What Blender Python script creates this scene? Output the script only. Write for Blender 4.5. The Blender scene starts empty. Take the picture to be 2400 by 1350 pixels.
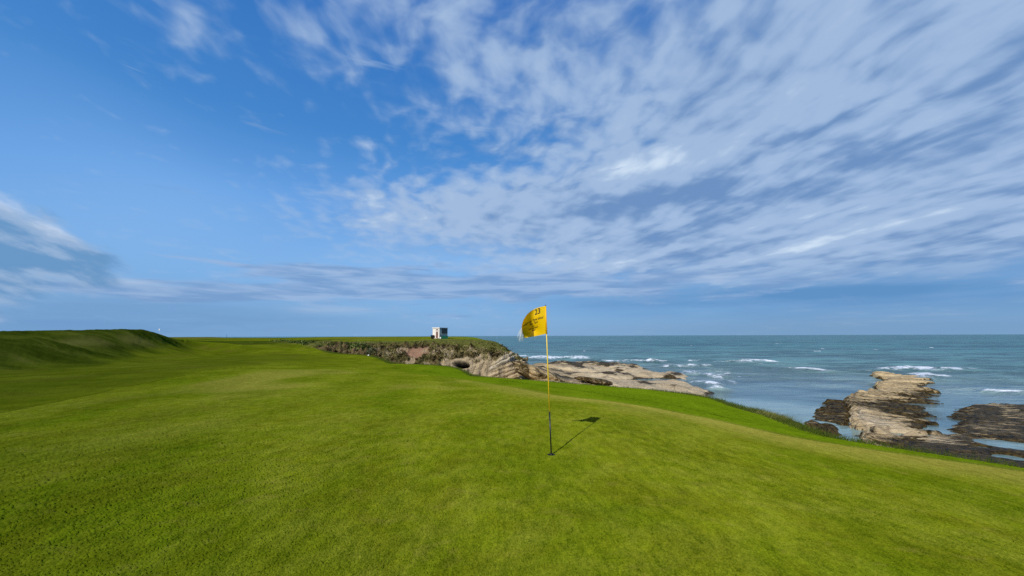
import bpy, bmesh, math, random
import numpy as np
from mathutils import Vector, Matrix

# ------------------------------------------------------------------ camera
C = bpy.context.scene
R = math.radians
EYE = 1.66
F = 900.0                       # focal length in photo pixels (2400 wide)
PITCH = math.atan((787.0 - 675.0) / F)
ROLL = R(0.18)
cam_d = bpy.data.cameras.new("camera")
cam = bpy.data.objects.new("camera", cam_d)
C.collection.objects.link(cam)
cam_d.sensor_width = 36.0
cam_d.lens = 36.0 * F / 2400.0
cam_d.clip_start = 0.05
cam_d.clip_end = 60000.0
cam.location = (0, 0, EYE)
CAMROT = (Matrix.Rotation(math.pi / 2 + PITCH, 3, 'X') @ Matrix.Rotation(-ROLL, 3, 'Z'))
cam.rotation_euler = CAMROT.to_euler()
C.camera = cam
CR = np.array(CAMROT)


def ray(px, py):
    d = CR @ np.array([(px - 1200.0) / F, -(py - 675.0) / F, -1.0])
    return d


def at(px, py, depth):
    d = ray(px, py)
    t = depth / d[1]
    return np.array([0, 0, EYE]) + d * t


def plane(px, py, z):
    d = ray(px, py)
    t = (z - EYE) / d[2]
    return np.array([0, 0, EYE]) + d * t


def azel(px, py):
    d = ray(px, py)
    d = d / np.linalg.norm(d)
    return math.atan2(d[0], d[1]), math.asin(d[2])


# ------------------------------------------------------------------ node helper
class NT:
    """small expression helper over shader nodes"""
    def __init__(self, tree):
        self.t = tree

    def node(self, typ, **kw):
        n = self.t.nodes.new(typ)
        for k, v in kw.items():
            setattr(n, k, v)
        return n

    def put(self, sock, v):
        if isinstance(v, X):
            v = v.s
        if hasattr(v, 'is_output'):
            self.t.links.new(v, sock)
        elif v is not None:
            if isinstance(v, (tuple, list)) and len(v) == 3 and len(sock.default_value) == 4:
                v = (*v, 1)
            sock.default_value = v

    def m(self, op, a, b=None, c=None, clamp=False):
        n = self.node('ShaderNodeMath', operation=op, use_clamp=clamp)
        self.put(n.inputs[0], a)
        if b is not None: self.put(n.inputs[1], b)
        if c is not None: self.put(n.inputs[2], c)
        return X(self, n.outputs[0])

    def smooth(self, v, a, b, lo=0.0, hi=1.0):
        n = self.node('ShaderNodeMapRange', interpolation_type='SMOOTHSTEP', clamp=True)
        self.put(n.inputs[0], v)
        n.inputs[1].default_value = a; n.inputs[2].default_value = b
        n.inputs[3].default_value = lo; n.inputs[4].default_value = hi
        return X(self, n.outputs[0])

    def lin(self, v, a, b, lo=0.0, hi=1.0):
        n = self.node('ShaderNodeMapRange', interpolation_type='LINEAR', clamp=True)
        self.put(n.inputs[0], v)
        n.inputs[1].default_value = a; n.inputs[2].default_value = b
        n.inputs[3].default_value = lo; n.inputs[4].default_value = hi
        return X(self, n.outputs[0])

    def vec(self, x, y, z):
        n = self.node('ShaderNodeCombineXYZ')
        for i, v in enumerate((x, y, z)):
            self.put(n.inputs[i], v)
        return X(self, n.outputs[0])

    def sep(self, v):
        n = self.node('ShaderNodeSeparateXYZ')
        self.put(n.inputs[0], v)
        return [X(self, o) for o in n.outputs]

    def noise(self, v, scale, detail=4, rough=0.5, dist=0.0, lac=2.0, color=False):
        n = self.node('ShaderNodeTexNoise', noise_dimensions='3D')
        self.put(n.inputs['Vector'], v)
        n.inputs['Scale'].default_value = scale
        n.inputs['Detail'].default_value = detail
        n.inputs['Roughness'].default_value = rough
        n.inputs['Lacunarity'].default_value = lac
        n.inputs['Distortion'].default_value = dist
        return X(self, n.outputs['Color' if color else 'Fac'])

    def voronoi(self, v, scale, feature='F1', rand=1.0, out='Distance'):
        n = self.node('ShaderNodeTexVoronoi', feature=feature)
        self.put(n.inputs['Vector'], v)
        n.inputs['Scale'].default_value = scale
        n.inputs['Randomness'].default_value = rand
        return X(self, n.outputs[out])

    def mix(self, f, a, b, blend='MIX'):
        n = self.node('ShaderNodeMix', data_type='RGBA', blend_type=blend)
        self.put(n.inputs[0], f)
        self.put(n.inputs[6], a)
        self.put(n.inputs[7], b)
        return X(self, n.outputs[2])

    def attr(self, name, out='Fac'):
        n = self.node('ShaderNodeAttribute', attribute_name=name)
        return X(self, n.outputs[out])

    def pos(self):
        return X(self, self.node('ShaderNodeNewGeometry').outputs['Position'])

    def vmath(self, op, a, b):
        n = self.node('ShaderNodeVectorMath', operation=op)
        self.put(n.inputs[0], a); self.put(n.inputs[1], b)
        return X(self, n.outputs[0])

    def bump(self, h, strength=1.0, dist=0.1, normal=None):
        n = self.node('ShaderNodeBump')
        n.inputs['Strength'].default_value = strength
        n.inputs['Distance'].default_value = dist
        self.put(n.inputs['Height'], h)
        if normal is not None:
            self.put(n.inputs['Normal'], normal)
        return X(self, n.outputs[0])


class X:
    def __init__(self, nt, s): self.nt, self.s = nt, s
    def __add__(self, o): return self.nt.m('ADD', self, o)
    __radd__ = __add__
    def __mul__(self, o): return self.nt.m('MULTIPLY', self, o)
    __rmul__ = __mul__
    def __sub__(self, o): return self.nt.m('SUBTRACT', self, o)
    def __rsub__(self, o): return self.nt.m('SUBTRACT', o, self)
    def __truediv__(self, o): return self.nt.m('DIVIDE', self, o)
    def __rtruediv__(self, o): return self.nt.m('DIVIDE', o, self)
    def clamp(self): return self.nt.m('ADD', self, 0.0, clamp=True)


def srgb(r, g, b):
    f = lambda c: (c / 255 / 12.92) if c <= 10 else ((c / 255 + 0.055) / 1.055) ** 2.4
    return (f(r), f(g), f(b))


# ------------------------------------------------------------------ light
EXPO = 0.6
C.view_settings.view_transform = 'Standard'
C.view_settings.look = 'None'
C.view_settings.gamma = 1.0
C.view_settings.use_curve_mapping = False
C.view_settings.exposure = EXPO
C.render.engine = 'CYCLES'
C.cycles.use_denoising = False      # keep the fine grain of turf and water
C.render.filter_size = 1.3
C.cycles.sample_clamp_indirect = 3.0
SUN_EL = R(33.0)
SUN_AZ = R(25.0)          # the shadows run forward and 25 degrees to the right
to_sun = Vector((-math.sin(SUN_AZ) * math.cos(SUN_EL), -math.cos(SUN_AZ) * math.cos(SUN_EL), math.sin(SUN_EL)))
sun_d = bpy.data.lights.new("sun", 'SUN')
sun_d.energy = 2.8
sun_d.angle = R(0.7)
sun_d.color = (1.0, 0.94, 0.82)
sun = bpy.data.objects.new("sun", sun_d)
C.collection.objects.link(sun)
sun.rotation_euler = to_sun.to_track_quat('Z', 'Y').to_euler()
sun.location = (-20, -40, 40)


def build_world():
    w = bpy.data.worlds.new("World")
    C.world = w
    w.use_nodes = True
    t = w.node_tree
    t.nodes.clear()
    n = NT(t)
    sky = n.node('ShaderNodeTexSky', sky_type='NISHITA')
    sky.sun_disc = False
    sky.sun_elevation = SUN_EL
    # Blender: rotation 0 puts the sun towards +Y, positive turns clockwise
    sky.sun_rotation = math.atan2(to_sun.x, to_sun.y)
    sky.altitude = 10
    sky.air_density = 1.0
    sky.dust_density = 0.6
    sky.ozone_density = 1.6
    STR = 0.1
    dirv = X(n, n.node('ShaderNodeTexCoord').outputs['Generated'])
    dx, dy, dz = n.sep(dirv)
    el = n.m('ARCSINE', dz)
    az = n.m('ARCTAN2', dx, dy)
    k = 1.0 / (STR * 2 ** EXPO)

    def col(r, g, b):
        c = srgb(r, g, b)
        return tuple(x * k for x in c)

    def blob(px, py, rx, ry, rot=0.0, p=None):
        a0, e0 = azel(px, py)
        a1, _ = azel(px + rx, py); a2, _ = azel(px - rx, py)
        _, e1 = azel(px, py - ry); _, e2 = azel(px, py + ry)
        ra, re = abs(a1 - a2) / 2, abs(e1 - e2) / 2
        u = az - a0
        v = el - e0
        if rot:
            c, s = math.cos(R(rot)), math.sin(R(rot))
            u, v = u * c + v * s, v * c - u * s
        u = u / ra
        v = v / re
        return n.m('EXPONENT', (u * u + v * v) * -1.0)

    # ---- clear air: Nishita, cooled and deepened, paler and hazier low down
    base = n.mix(1.0, X(n, sky.outputs[0]), (0.80, 1.0, 1.22), 'MULTIPLY')
    ramp_t = n.lin(el, 0.0, R(45))
    rmp = n.node('ShaderNodeValToRGB')
    n.put(rmp.inputs[0], ramp_t)
    cr = rmp.color_ramp
    stops = [(0.0, (124, 170, 218)), (0.10, (126, 175, 225)), (0.38, (103, 161, 227)), (0.5, (82, 145, 214)),
             (0.60, (66, 133, 204)), (1.0, (44, 108, 188))]
    while len(cr.elements) < len(stops): cr.elements.new(0.5)
    for e, (p, c) in zip(cr.elements, stops):
        e.position = p
        e.color = (*srgb(*c), 1)
    grad = n.mix(1.0, X(n, rmp.outputs[0]), (k, k, k), 'MULTIPLY')
    base = n.mix(0.92, base, grad)
    # large soft variation: paler veil in the left middle
    veil = blob(330, 520, 420, 120, 12) * 0.35 + blob(1000, 620, 380, 60, 4) * 0.55 + blob(250, 330, 350, 120, -20) * 0.12
    base = n.mix(veil.clamp(), base, col(140, 188, 238))

    # ---- cloud plane coordinates: streets run towards azimuth W
    W = R(-15.0)
    h = dz + 0.12
    px_ = dx / h
    py_ = dy / h
    al = px_ * math.sin(W) + py_ * math.cos(W)
    ac = px_ * math.cos(W) - py_ * math.sin(W)
    warp = n.noise(n.vec(ac, al, 3.3), 1.6, 2, 0.5) - 0.5
    warp2 = n.noise(n.vec(ac, al, 13.3), 4.5, 2, 0.5) - 0.5
    ac2 = ac + warp * 0.22 + warp2 * 0.07
    al2 = al + warp2 * 0.12
    fine = n.noise(n.vec(ac2 * 11.5, al2 * 9.0, 1.0), 1.0, 3.0, 0.45)
    street = n.noise(n.vec(ac2 * 7.5, al2 * 2.6, 7.0), 1.0, 3.0, 0.45)
    mid = n.noise(n.vec(ac2 * 3.4, al2 * 3.0, 17.0), 1.0, 2, 0.5)
    big = n.noise(n.vec(ac * 0.9, al * 0.6, 11.0), 1.0, 2, 0.5)

    # ---- main bank, upper right
    rightness = n.smooth(az, R(0), R(32))
    lowness = n.smooth(el, R(10), R(23), 1.0, 0.0)
    tilt = n.m('MAXIMUM', az - R(8), 0.0)
    bandv = el - tilt * 0.16
    bands = n.noise(n.vec(az * 3.4 + warp2 * 0.5, bandv * 21.0 + warp * 0.5, 41.0), 1.0, 4.0, 0.5)
    puff = n.noise(n.vec(az * 13.0, bandv * 38.0, 43.0), 1.0, 3.0, 0.5)
    street = n.m('ADD', street * (1.0 - lowness * 0.75), bands * (lowness * 0.75))
    fine = n.m('ADD', fine * (1.0 - lowness * 0.6), puff * (lowness * 0.6))
    cov = (blob(2250, 140, 950, 430) * 0.80 + blob(1650, 120, 460, 330) * 0.36 + blob(1600, 430, 520, 120) * 0.50
           + blob(1120, 495, 340, 70, 2) * 0.78 + blob(2300, 500, 800, 150) * 0.62 + blob(1600, 590, 640, 85) * 0.66
           + blob(1200, 150, 260, 230) * 0.34 + blob(960, 60, 170, 120) * 0.20 + blob(450, 50, 90, 60, -35) * 0.34 + blob(800, 140, 70, 40, -35) * 0.30 + blob(660, 190, 120, 30, -45) * 0.16
           + blob(600, 20, 200, 40) * 0.14 - blob(1150, 412, 170, 26, 8) * 0.16 - blob(800, 330, 330, 120) * 0.12 - blob(300, 380, 520, 190) * 0.16 - blob(120, 80, 240, 150) * 0.14)
    dens = (fine - 0.5) * (1.35 - rightness * 0.45) + (street - 0.5) * (0.25 + rightness * 0.55 + lowness * 0.6) + (mid - 0.5) * 0.7 + (big - 0.5) * 0.2 + cov
    a_main = n.smooth(dens, -0.06, 0.80)
    lit = (fine - 0.5) * 0.9 + (street - 0.5) * (0.4 + rightness * 1.2 + lowness * 1.3) + (mid - 0.5) * 1.1 + 0.42 + blob(1590, 366, 200, 30, 6) * 0.62 + blob(1000, 490, 280, 45, 3) * 0.30 \
        + blob(1690, 655, 110, 26, -18) * 0.8 - blob(1560, 465, 330, 30, 3) * 0.42 - blob(2000, 400, 520, 40, 12) * 0.20 \
        + blob(1300, 620, 230, 20) * 0.18 + blob(1960, 560, 330, 22, 14) * 0.3
    c_main = n.mix(n.smooth(lit, -0.05, 0.62), col(110, 145, 192), col(164, 189, 222))
    c_main = n.mix(n.smooth(lit, 0.66, 1.25), c_main, col(212, 229, 246))
    skyc = n.mix(a_main * 0.93, base, c_main)

    # ---- grey veil towards the horizon on the right, dark blue gap under the bank
    vr = blob(2150, 692, 820, 62) * 0.95 + blob(1500, 705, 480, 44) * 0.55
    vn = n.noise(n.vec(az * 3.0, el * 26.0, 2.0), 1.0, 4, 0.5)
    skyc = n.mix((vr * n.lin(vn, 0.25, 0.6, 0.55, 1.0)).clamp(), skyc, col(96, 146, 198))
    vr2 = blob(2000, 775, 1100, 45)
    skyc = n.mix((vr2 * 0.85).clamp(), skyc, col(118, 156, 194))
    vr3 = blob(300, 745, 760, 75)
    vr3n = n.noise(n.vec(az * 3.5, el * 34.0, 22.0), 1.0, 4, 0.5)
    skyc = n.mix((vr3 * n.lin(vr3n, 0.3, 0.6, 0.65, 1.0)).clamp(), skyc, col(112, 155, 202))

    # ---- low stratus shreds over the horizon
    low = n.noise(n.vec(az * 4.5, el * 30.0, 5.0), 1.0, 6, 0.55, 0.4)
    lowm = blob(930, 665, 360, 42, -1) * 0.76 + blob(480, 690, 440, 26) * 0.56 + blob(1500, 665, 460, 42) * 0.50
    a_low = n.smooth((low - 0.5) * 1.6 + lowm, 0.22, 0.50)
    lowt = n.noise(n.vec(az * 7.0, el * 60.0, 15.0), 1.0, 5, 0.55, 0.3)
    skyc = n.mix(a_low * 0.8, skyc, n.mix(n.smooth(lowt, 0.35, 0.65), col(118, 155, 202), col(158, 184, 220)))
    hi = blob(240, 655, 140, 9, -3) * 0.75 + blob(790, 727, 100, 9) * 0.5 + blob(1240, 622, 190, 14) * 0.35
    hin = n.noise(n.vec(az * 9.0, el * 50.0, 8.0), 1.0, 4, 0.5)
    skyc = n.mix((hi * n.lin(hin, 0.3, 0.6, 0.3, 1.0)).clamp(), skyc, col(176, 198, 226))

    # ---- heavier bank at the left edge
    ln = n.noise(n.vec(az * 11.0, el * 22.0 + az * 7.0, 1.7), 1.0, 6, 0.55, 0.2)
    lm = blob(-80, 560, 230, 120, -18) * 0.9 + blob(150, 595, 210, 60, -20) * 0.72 + blob(0, 700, 300, 60) * 0.5
    a_left = n.smooth((ln - 0.5) * 1.5 + lm, 0.30, 0.80)
    ll = (n.noise(n.vec(az * 13.0, el * 34.0 + az * 10.0, 4.2), 1.0, 6, 0.55) - 0.5) * 2.4 + 0.40 + blob(10, 470, 130, 30, -16) * 0.65 + blob(120, 545, 120, 26, -20) * 0.4 - blob(30, 610, 200, 40, -6) * 0.6
    c_left = n.mix(n.smooth(ll, 0.1, 0.6), col(104, 150, 196), col(150, 178, 212))
    c_left = n.mix(n.smooth(ll, 0.6, 1.15), c_left, col(196, 212, 234))
    skyc = n.mix(a_left * 0.92, skyc, c_left)

    # below the horizon: plain blue grey (never seen, only lights undersides)
    skyc = n.mix(n.smooth(el, -0.03, -0.005), col(70, 100, 110), skyc)
    bg = n.node('ShaderNodeBackground')
    bg.inputs['Strength'].default_value = STR
    n.put(bg.inputs['Color'], skyc)
    out = n.node('ShaderNodeOutputWorld')
    t.links.new(bg.outputs[0], out.inputs[0])


build_world()

# ------------------------------------------------------------------ object helpers
def link(o, parent=None):
    C.collection.objects.link(o)
    if parent is not None:
        o.parent = parent
    return o


def tag(o, label=None, cat=None, group=None, kind=None):
    if label: o['label'] = label
    if cat: o['category'] = cat
    if group: o['group'] = group
    if kind: o['kind'] = kind
    return o


def empty(name, loc, rz=0.0):
    o = bpy.data.objects.new(name, None)
    o.empty_display_size = 0.2
    o.location = loc
    o.rotation_euler = (0, 0, rz)
    return link(o)


def mesh_np(name, co, faces, mat, parent=None, smooth=True, attrs=None):
    """faces: (n,3) or (n,4) int array"""
    me = bpy.data.meshes.new(name)
    co = np.asarray(co, dtype=np.float32)
    faces = np.asarray(faces, dtype=np.int32)
    nf, k = faces.shape
    me.vertices.add(len(co))
    me.vertices.foreach_set('co', co.ravel())
    me.loops.add(nf * k)
    me.loops.foreach_set('vertex_index', faces.ravel())
    me.polygons.add(nf)
    me.polygons.foreach_set('loop_start', np.arange(0, nf * k, k, dtype=np.int32))
    me.polygons.foreach_set('loop_total', np.full(nf, k, dtype=np.int32))
    me.polygons.foreach_set('use_smooth', np.full(nf, smooth, dtype=bool))
    for a, v in (attrs or {}).items():
        at_ = me.attributes.new(a, 'FLOAT', 'POINT')
        at_.data.foreach_set('value', np.asarray(v, dtype=np.float32).ravel())
    me.update(calc_edges=True)
    me.validate()
    if mat: me.materials.append(mat)
    return link(bpy.data.objects.new(name, me), parent)


def mesh_bm(name, bm, mat, parent=None, smooth=False):
    me = bpy.data.meshes.new(name)
    bmesh.ops.recalc_face_normals(bm, faces=bm.faces)
    bm.to_mesh(me); bm.free()
    for p in me.polygons: p.use_smooth = smooth
    if mat: me.materials.append(mat)
    return link(bpy.data.objects.new(name, me), parent)


def grid_faces(nr, nc):
    i = np.arange(nr - 1)[:, None] * nc + np.arange(nc - 1)[None, :]
    return np.stack([i, i + 1, i + nc + 1, i + nc], -1).reshape(-1, 4)


def compact(co, faces, attrs):
    used = np.unique(faces)
    remap = np.full(len(co), -1, dtype=np.int64)
    remap[used] = np.arange(len(used))
    return co[used], remap[faces], {k: np.asarray(v).ravel()[used] for k, v in attrs.items()}


def box(bm, x0, x1, y0, y1, z0, z1, bevel=0.0):
    g = bmesh.ops.create_cube(bm, size=1.0)
    vs = g['verts']
    for v in vs:
        v.co = Vector(((x0 + x1) / 2 + v.co.x * (x1 - x0), (y0 + y1) / 2 + v.co.y * (y1 - y0), (z0 + z1) / 2 + v.co.z * (z1 - z0)))
    if bevel:
        es = list({e for v in vs for e in v.link_edges})
        bmesh.ops.bevel(bm, geom=es, offset=bevel, segments=2, affect='EDGES', profile=0.6)


def tube(bm, p0, p1, r0, r1, seg=12, cap=True):
    p0, p1 = Vector(p0), Vector(p1)
    d = (p1 - p0)
    q = d.to_track_quat('Z', 'Y').to_matrix()
    a, b = [], []
    for i in range(seg):
        t = 2 * math.pi * i / seg
        v = Vector((math.cos(t), math.sin(t), 0))
        a.append(bm.verts.new(p0 + q @ (v * r0)))
        b.append(bm.verts.new(p1 + q @ (v * r1)))
    for i in range(seg):
        j = (i + 1) % seg
        bm.faces.new((a[i], a[j], b[j], b[i]))
    if cap:
        bm.faces.new(a[::-1]); bm.faces.new(b)


# ------------------------------------------------------------------ numpy noise
_rng = np.random.default_rng(7)
_P = _rng.permutation(4096)
_G = _rng.uniform(-1, 1, (4096, 3))
_G /= np.linalg.norm(_G, axis=1)[:, None]


def perlin3(x, y, z):
    x, y, z = np.broadcast_arrays(np.asarray(x, float), np.asarray(y, float), np.asarray(z, float))
    xi, yi, zi = np.floor(x), np.floor(y), np.floor(z)
    fx, fy, fz = x - xi, y - yi, z - zi
    xi, yi, zi = xi.astype(np.int64), yi.astype(np.int64), zi.astype(np.int64)
    u, v, w = [f * f * f * (f * (f * 6 - 15) + 10) for f in (fx, fy, fz)]

    def g(ix, iy, iz, dx, dy, dz):
        h = _P[(_P[(_P[ix & 4095] + iy) & 4095] + iz) & 4095]
        gg = _G[h]
        return gg[..., 0] * dx + gg[..., 1] * dy + gg[..., 2] * dz
    r = 0
    for a in (0, 1):
        for b in (0, 1):
            for c in (0, 1):
                wt = (u if a else 1 - u) * (v if b else 1 - v) * (w if c else 1 - w)
                r = r + wt * g(xi + a, yi + b, zi + c, fx - a, fy - b, fz - c)
    return r * 1.5


def fbm(x, y, z=0.0, octs=4, gain=0.5):
    r, a, s = 0, 1.0, 1.0
    for o in range(octs):
        r = r + a * perlin3(x * s + o * 17.3, y * s - o * 9.1, np.asarray(z) * s + o * 5.7)
        a *= gain; s *= 2.0
    return r


def sstep(v, a, b):
    t = np.clip((v - a) / (b - a), 0, 1)
    return t * t * (3 - 2 * t)


def seg_dist(x, y, pts, closed=False):
    """unsigned distance to a polyline (any shape of x, y)"""
    pts = np.asarray(pts)[:, :2]
    n = len(pts)
    best = np.full(x.shape, 1e18)
    for i in range(n if closed else n - 1):
        a, b = pts[i], pts[(i + 1) % n]
        d = b - a
        L = max(d @ d, 1e-12)
        t = np.clip(((x - a[0]) * d[0] + (y - a[1]) * d[1]) / L, 0, 1)
        e = (x - a[0] - t * d[0]) ** 2 + (y - a[1] - t * d[1]) ** 2
        np.minimum(best, e, out=best)
    return np.sqrt(best)


def inside(x, y, pts):
    pts = np.asarray(pts)[:, :2]
    r = np.zeros(x.shape, bool)
    n = len(pts)
    for i in range(n):
        (x0, y0), (x1, y1) = pts[i], pts[(i + 1) % n]
        c = ((y0 > y) != (y1 > y))
        with np.errstate(divide='ignore', invalid='ignore'):
            xx = (x1 - x0) * (y - y0) / ((y1 - y0) if y1 != y0 else 1e-12) + x0
        r ^= c & (x < xx)
    return r


def sdist(x, y, pts):
    d = seg_dist(x, y, pts, True)
    return np.where(inside(x, y, pts), -d, d)


def chaikin(pts, k=2, closed=False):
    pts = np.asarray(pts, float)
    for _ in range(k):
        if closed:
            a, b = pts, np.roll(pts, -1, 0)
            pts = np.stack([a * .75 + b * .25, a * .25 + b * .75], 1).reshape(-1, pts.shape[1])
        else:
            a, b = pts[:-1], pts[1:]
            m = np.stack([a * .75 + b * .25, a * .25 + b * .75], 1).reshape(-1, pts.shape[1])
            pts = np.vstack([pts[:1], m, pts[-1:]])
    return pts


# ------------------------------------------------------------------ terrain shape
SEA = EYE - 8.0

EDGE = [  # brow of the green above the shore (photo pixel, distance)
    (2400, 1086, 7.7), (2275, 1069, 8.4), (2150, 1051, 9.1), (2012, 1030, 10.2), (1925, 1012, 11.6), (1860, 991, 13.1), (1800, 969, 15.0),
    (1740, 953, 17.1), (1697, 940, 19.2), (1660, 928, 21.0), (1535, 912, 24.2), (1410, 902, 26.7), (1285, 892.5, 29.7),
    (1172, 884.5, 33.0), (1110, 880, 36.4), (1082, 866, 40.0), (1060, 858, 42.6), (1015, 854, 43.8), (947, 852, 45.0),
    (916, 850, 48.0), (887, 838, 52.0), (862, 831.5, 56.0), (812, 829, 58.0), (767, 824, 63.0), (722, 814, 74.0)]
COLS = [  # headland: columns of (pixel, distance) from the turf down to the foot
    [(700, 800, 84), (700, 806, 78), (722, 814, 75), (735, 822, 73), (742, 840, 71), (745, 880, 69)],
    [(760, 798, 82), (760, 803, 76), (762, 807, 73.5), (765, 818, 71), (770, 838, 69), (770, 882, 67)],
    [(810, 799, 80), (810, 804, 75), (812, 808, 73), (815, 818, 71), (816, 838, 69), (816, 884, 67)],
    [(870, 799, 80), (870, 804, 75), (870, 808, 72.5), (872, 818, 71), (874, 840, 68.5), (875, 886, 66.5)],
    [(950, 799, 80), (950, 803, 75), (950, 807, 72), (951, 818, 70.5), (952, 842, 68), (953, 887, 66)],
    [(1010, 796, 80), (1010, 800, 75), (1010, 804, 72), (1010, 815, 70), (1010, 843, 67), (1010, 888, 65.5)],
    [(1060, 795.5, 80), (1060, 798, 76), (1060, 803, 72), (1060, 816, 69.5), (1062, 840, 66.5), (1062, 888, 65)],
    [(1106, 795.5, 80), (1108, 798, 76), (1110, 804, 71), (1112, 819, 68), (1112, 845, 65.5), (1112, 890, 64.5)],
    [(1140, 797.5, 80), (1143, 800, 75), (1147, 807, 70.5), (1150, 822, 67), (1152, 847, 65), (1153, 890, 64)],
    [(1158, 800.5, 81), (1167, 805, 75.5), (1176, 814, 70), (1183, 827, 67), (1187, 847, 64.5), (1188, 892, 63.5)],
    [(1173, 808, 82), (1186, 818, 76), (1200, 829, 71), (1211, 838, 67.5), (1217, 850, 65.5), (1222, 892, 63.5)],
    [(1182, 816, 86), (1197, 826, 80), (1212, 837, 74), (1226, 844, 70), (1235, 857, 68), (1243, 886, 66)],
    [(1170, 808, 94), (1188, 821, 88), (1211, 838, 80), (1228, 848, 76), (1238, 858, 74), (1248, 872, 72)],
    [(1150, 804, 102), (1165, 812, 97), (1190, 828, 90), (1208, 840, 86), (1222, 850, 83), (1235, 862, 80)],
]
ctrl = [at(*p) for p in EDGE]
for c in COLS[1:]:
    ctrl += [at(*c[0]), at(*c[1]), at(*c[2])]
ctrl += [at(*p) for p in [
    # near green
    (1292, 1066, 5.35), (1200, 1340, 2.62), (300, 1330, 2.70), (2100, 1330, 2.55), (0, 1180, 3.85), (0, 970, 8.4), (600, 1100, 4.75),
    (1417, 976, 8.45), (1800, 1150, 4.3), (2350, 1200, 4.15), (1160, 899, 23.4), (1000, 879, 26.7), (740, 858, 30.0), (500, 868, 20.9),
    (640, 845, 30.4), (900, 940, 11.2), (300, 905, 14.2), (1600, 985, 9.3), (1450, 930, 16.3), (1700, 985, 11.4), (1000, 1000, 7.2),
    # fairway beyond, to the left
    (540, 830, 41.0), (700, 830, 47.0), (800, 845, 45.0), (640, 806, 75.0), (560, 801, 82.0), (480, 806, 70), (460, 815, 56.0),
    # mound: foot, bench, crest, far side
    (0, 852, 25.0), (120, 848, 27.0), (250, 838, 32.0), (350, 825, 40.0), (420, 814, 50.0),
    (0, 812, 29.5), (150, 808, 33.0), (280, 803, 38.5), (360, 800, 45.0),
    (-150, 775, 31.0), (0, 772, 34.0), (80, 771, 36.0), (160, 770.5, 38.5), (240, 769.7, 41.5), (300, 768.6, 44.0), (340, 770, 47.0), (370, 777.5, 51.0), (400, 787.5, 55.0),
    (430, 796.5, 60.0), (452, 803, 64.0),
    (-120, 783, 41), (0, 781, 43), (80, 780, 45), (160, 779.5, 47.5), (240, 779, 51), (300, 779, 54), (345, 782, 58), (385, 790, 62), (100, 790, 60), (250, 790, 66), (0, 790, 75), (340, 792, 75),
    (-40, 792, 28.0), (60, 790, 30.5), (200, 787, 36.5), (310, 785, 42.5),
    # far land
    (450, 790, 250.0), (520, 790.5, 210), (640, 791, 170), (700, 790.5, 150), (760, 788.5, 135), (800, 788.3, 130), (860, 788, 112), (920, 788.5, 108), (990, 790, 98),
    (1020, 792, 90), (1045, 793, 88), (1080, 793.5, 87), (1110, 795, 85), (600, 797, 100), (700, 796, 100), (500, 797, 110), (850, 793, 95), (950, 793, 92)]]
ctrl += [np.array(p) for p in [(-60, 70, 0.7), (-90, 110, 0.6), (-45, 60, 0.6), (-200, 260, 0.7), (-400, 500, 0.6), (0, 0, 0), (-5, 0.5, 0.0), (5, 0.5, -0.05), (0, -6, 0.1), (-15, -3, 0.2),
                               (10, 0, -0.5), (-30, 10, 0.3), (-80, 10, 1.2), (-8, 106, 0.8), (-20, 125, 0.8), (-60, 170, 0.8), (16, -10, -1.0), (0, -40, 0.5), (-60, -40, 1)]]
ctrl = np.array(ctrl)


class TPS:
    def __init__(s, p, lam=0.02):
        s.p = p[:, :2] / 30.0
        n = len(p)
        K = s.k(s.p, s.p) + np.eye(n) * lam * 0.01
        Q = np.hstack([np.ones((n, 1)), s.p])
        A = np.block([[K, Q], [Q.T, np.zeros((3, 3))]])
        s.w = np.linalg.solve(A, np.concatenate([p[:, 2], np.zeros(3)]))

    def k(s, a, b):
        d2 = (a[:, None, 0] - b[None, :, 0]) ** 2 + (a[:, None, 1] - b[None, :, 1]) ** 2
        return 0.5 * d2 * np.log(d2 + 1e-12)

    def __call__(s, x, y):
        sh = np.shape(x)
        q = np.stack([np.ravel(x), np.ravel(y)], -1) / 30.0
        r = np.empty(len(q))
        for i in range(0, len(q), 60000):
            c = q[i:i + 60000]
            r[i:i + 60000] = s.k(c, s.p) @ s.w[:-3] + s.w[-3] + c @ s.w[-2:]
        return r.reshape(sh)


_tps = TPS(ctrl)
# the mound: crest line (photo pixel column, skyline height, distance); behind it the ground falls away
CREST = np.array([(-700, 779, 28), (-400, 778, 29), (-150, 775, 31.0), (0, 772, 34.0), (80, 771, 36.0), (160, 770.5, 38.5), (240, 769.7, 41.5), (300, 768.6, 44.0), (340, 770, 47.0), (370, 777.5, 51.0),
                  (400, 787.5, 55.0), (430, 796.5, 60.0), (452, 803, 64.0), (475, 812, 66.0)], float)


def land(x, y):
    x = np.asarray(x, float); y = np.asarray(y, float)
    z = _tps(x, y)
    yy = np.maximum(y, 1.0)
    px = 1200 + 900 * x / yy
    yc = np.interp(px, CREST[:, 0], CREST[:, 2])
    sk = np.interp(px, CREST[:, 0], CREST[:, 1])
    cap = EYE + (787 - sk) / 900 * np.minimum(yy, yc) - 0.075 * np.clip(yy - yc, 0, 26) + 0.5 * np.clip(yy - yc - 26, 0, None)
    cap = cap + 0.25 * np.clip(px - 440, 0, None) + 0.4 * np.clip(14 - yy, 0, None)
    k = 0.12
    lo = -k * np.logaddexp(-z / k, -(cap + 0.02) / k)
    z = np.where(px < 700, lo, z)
    fcap = np.interp(px, [300, 640, 760, 1000], [1.15, 1.25, 1.5, 1.55])
    fl = -0.15 * np.logaddexp(-z / 0.15, -fcap / 0.15)
    return np.where(yy > 70, z + (fl - z) * np.clip((yy - 70) / 30, 0, 1), z)


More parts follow.
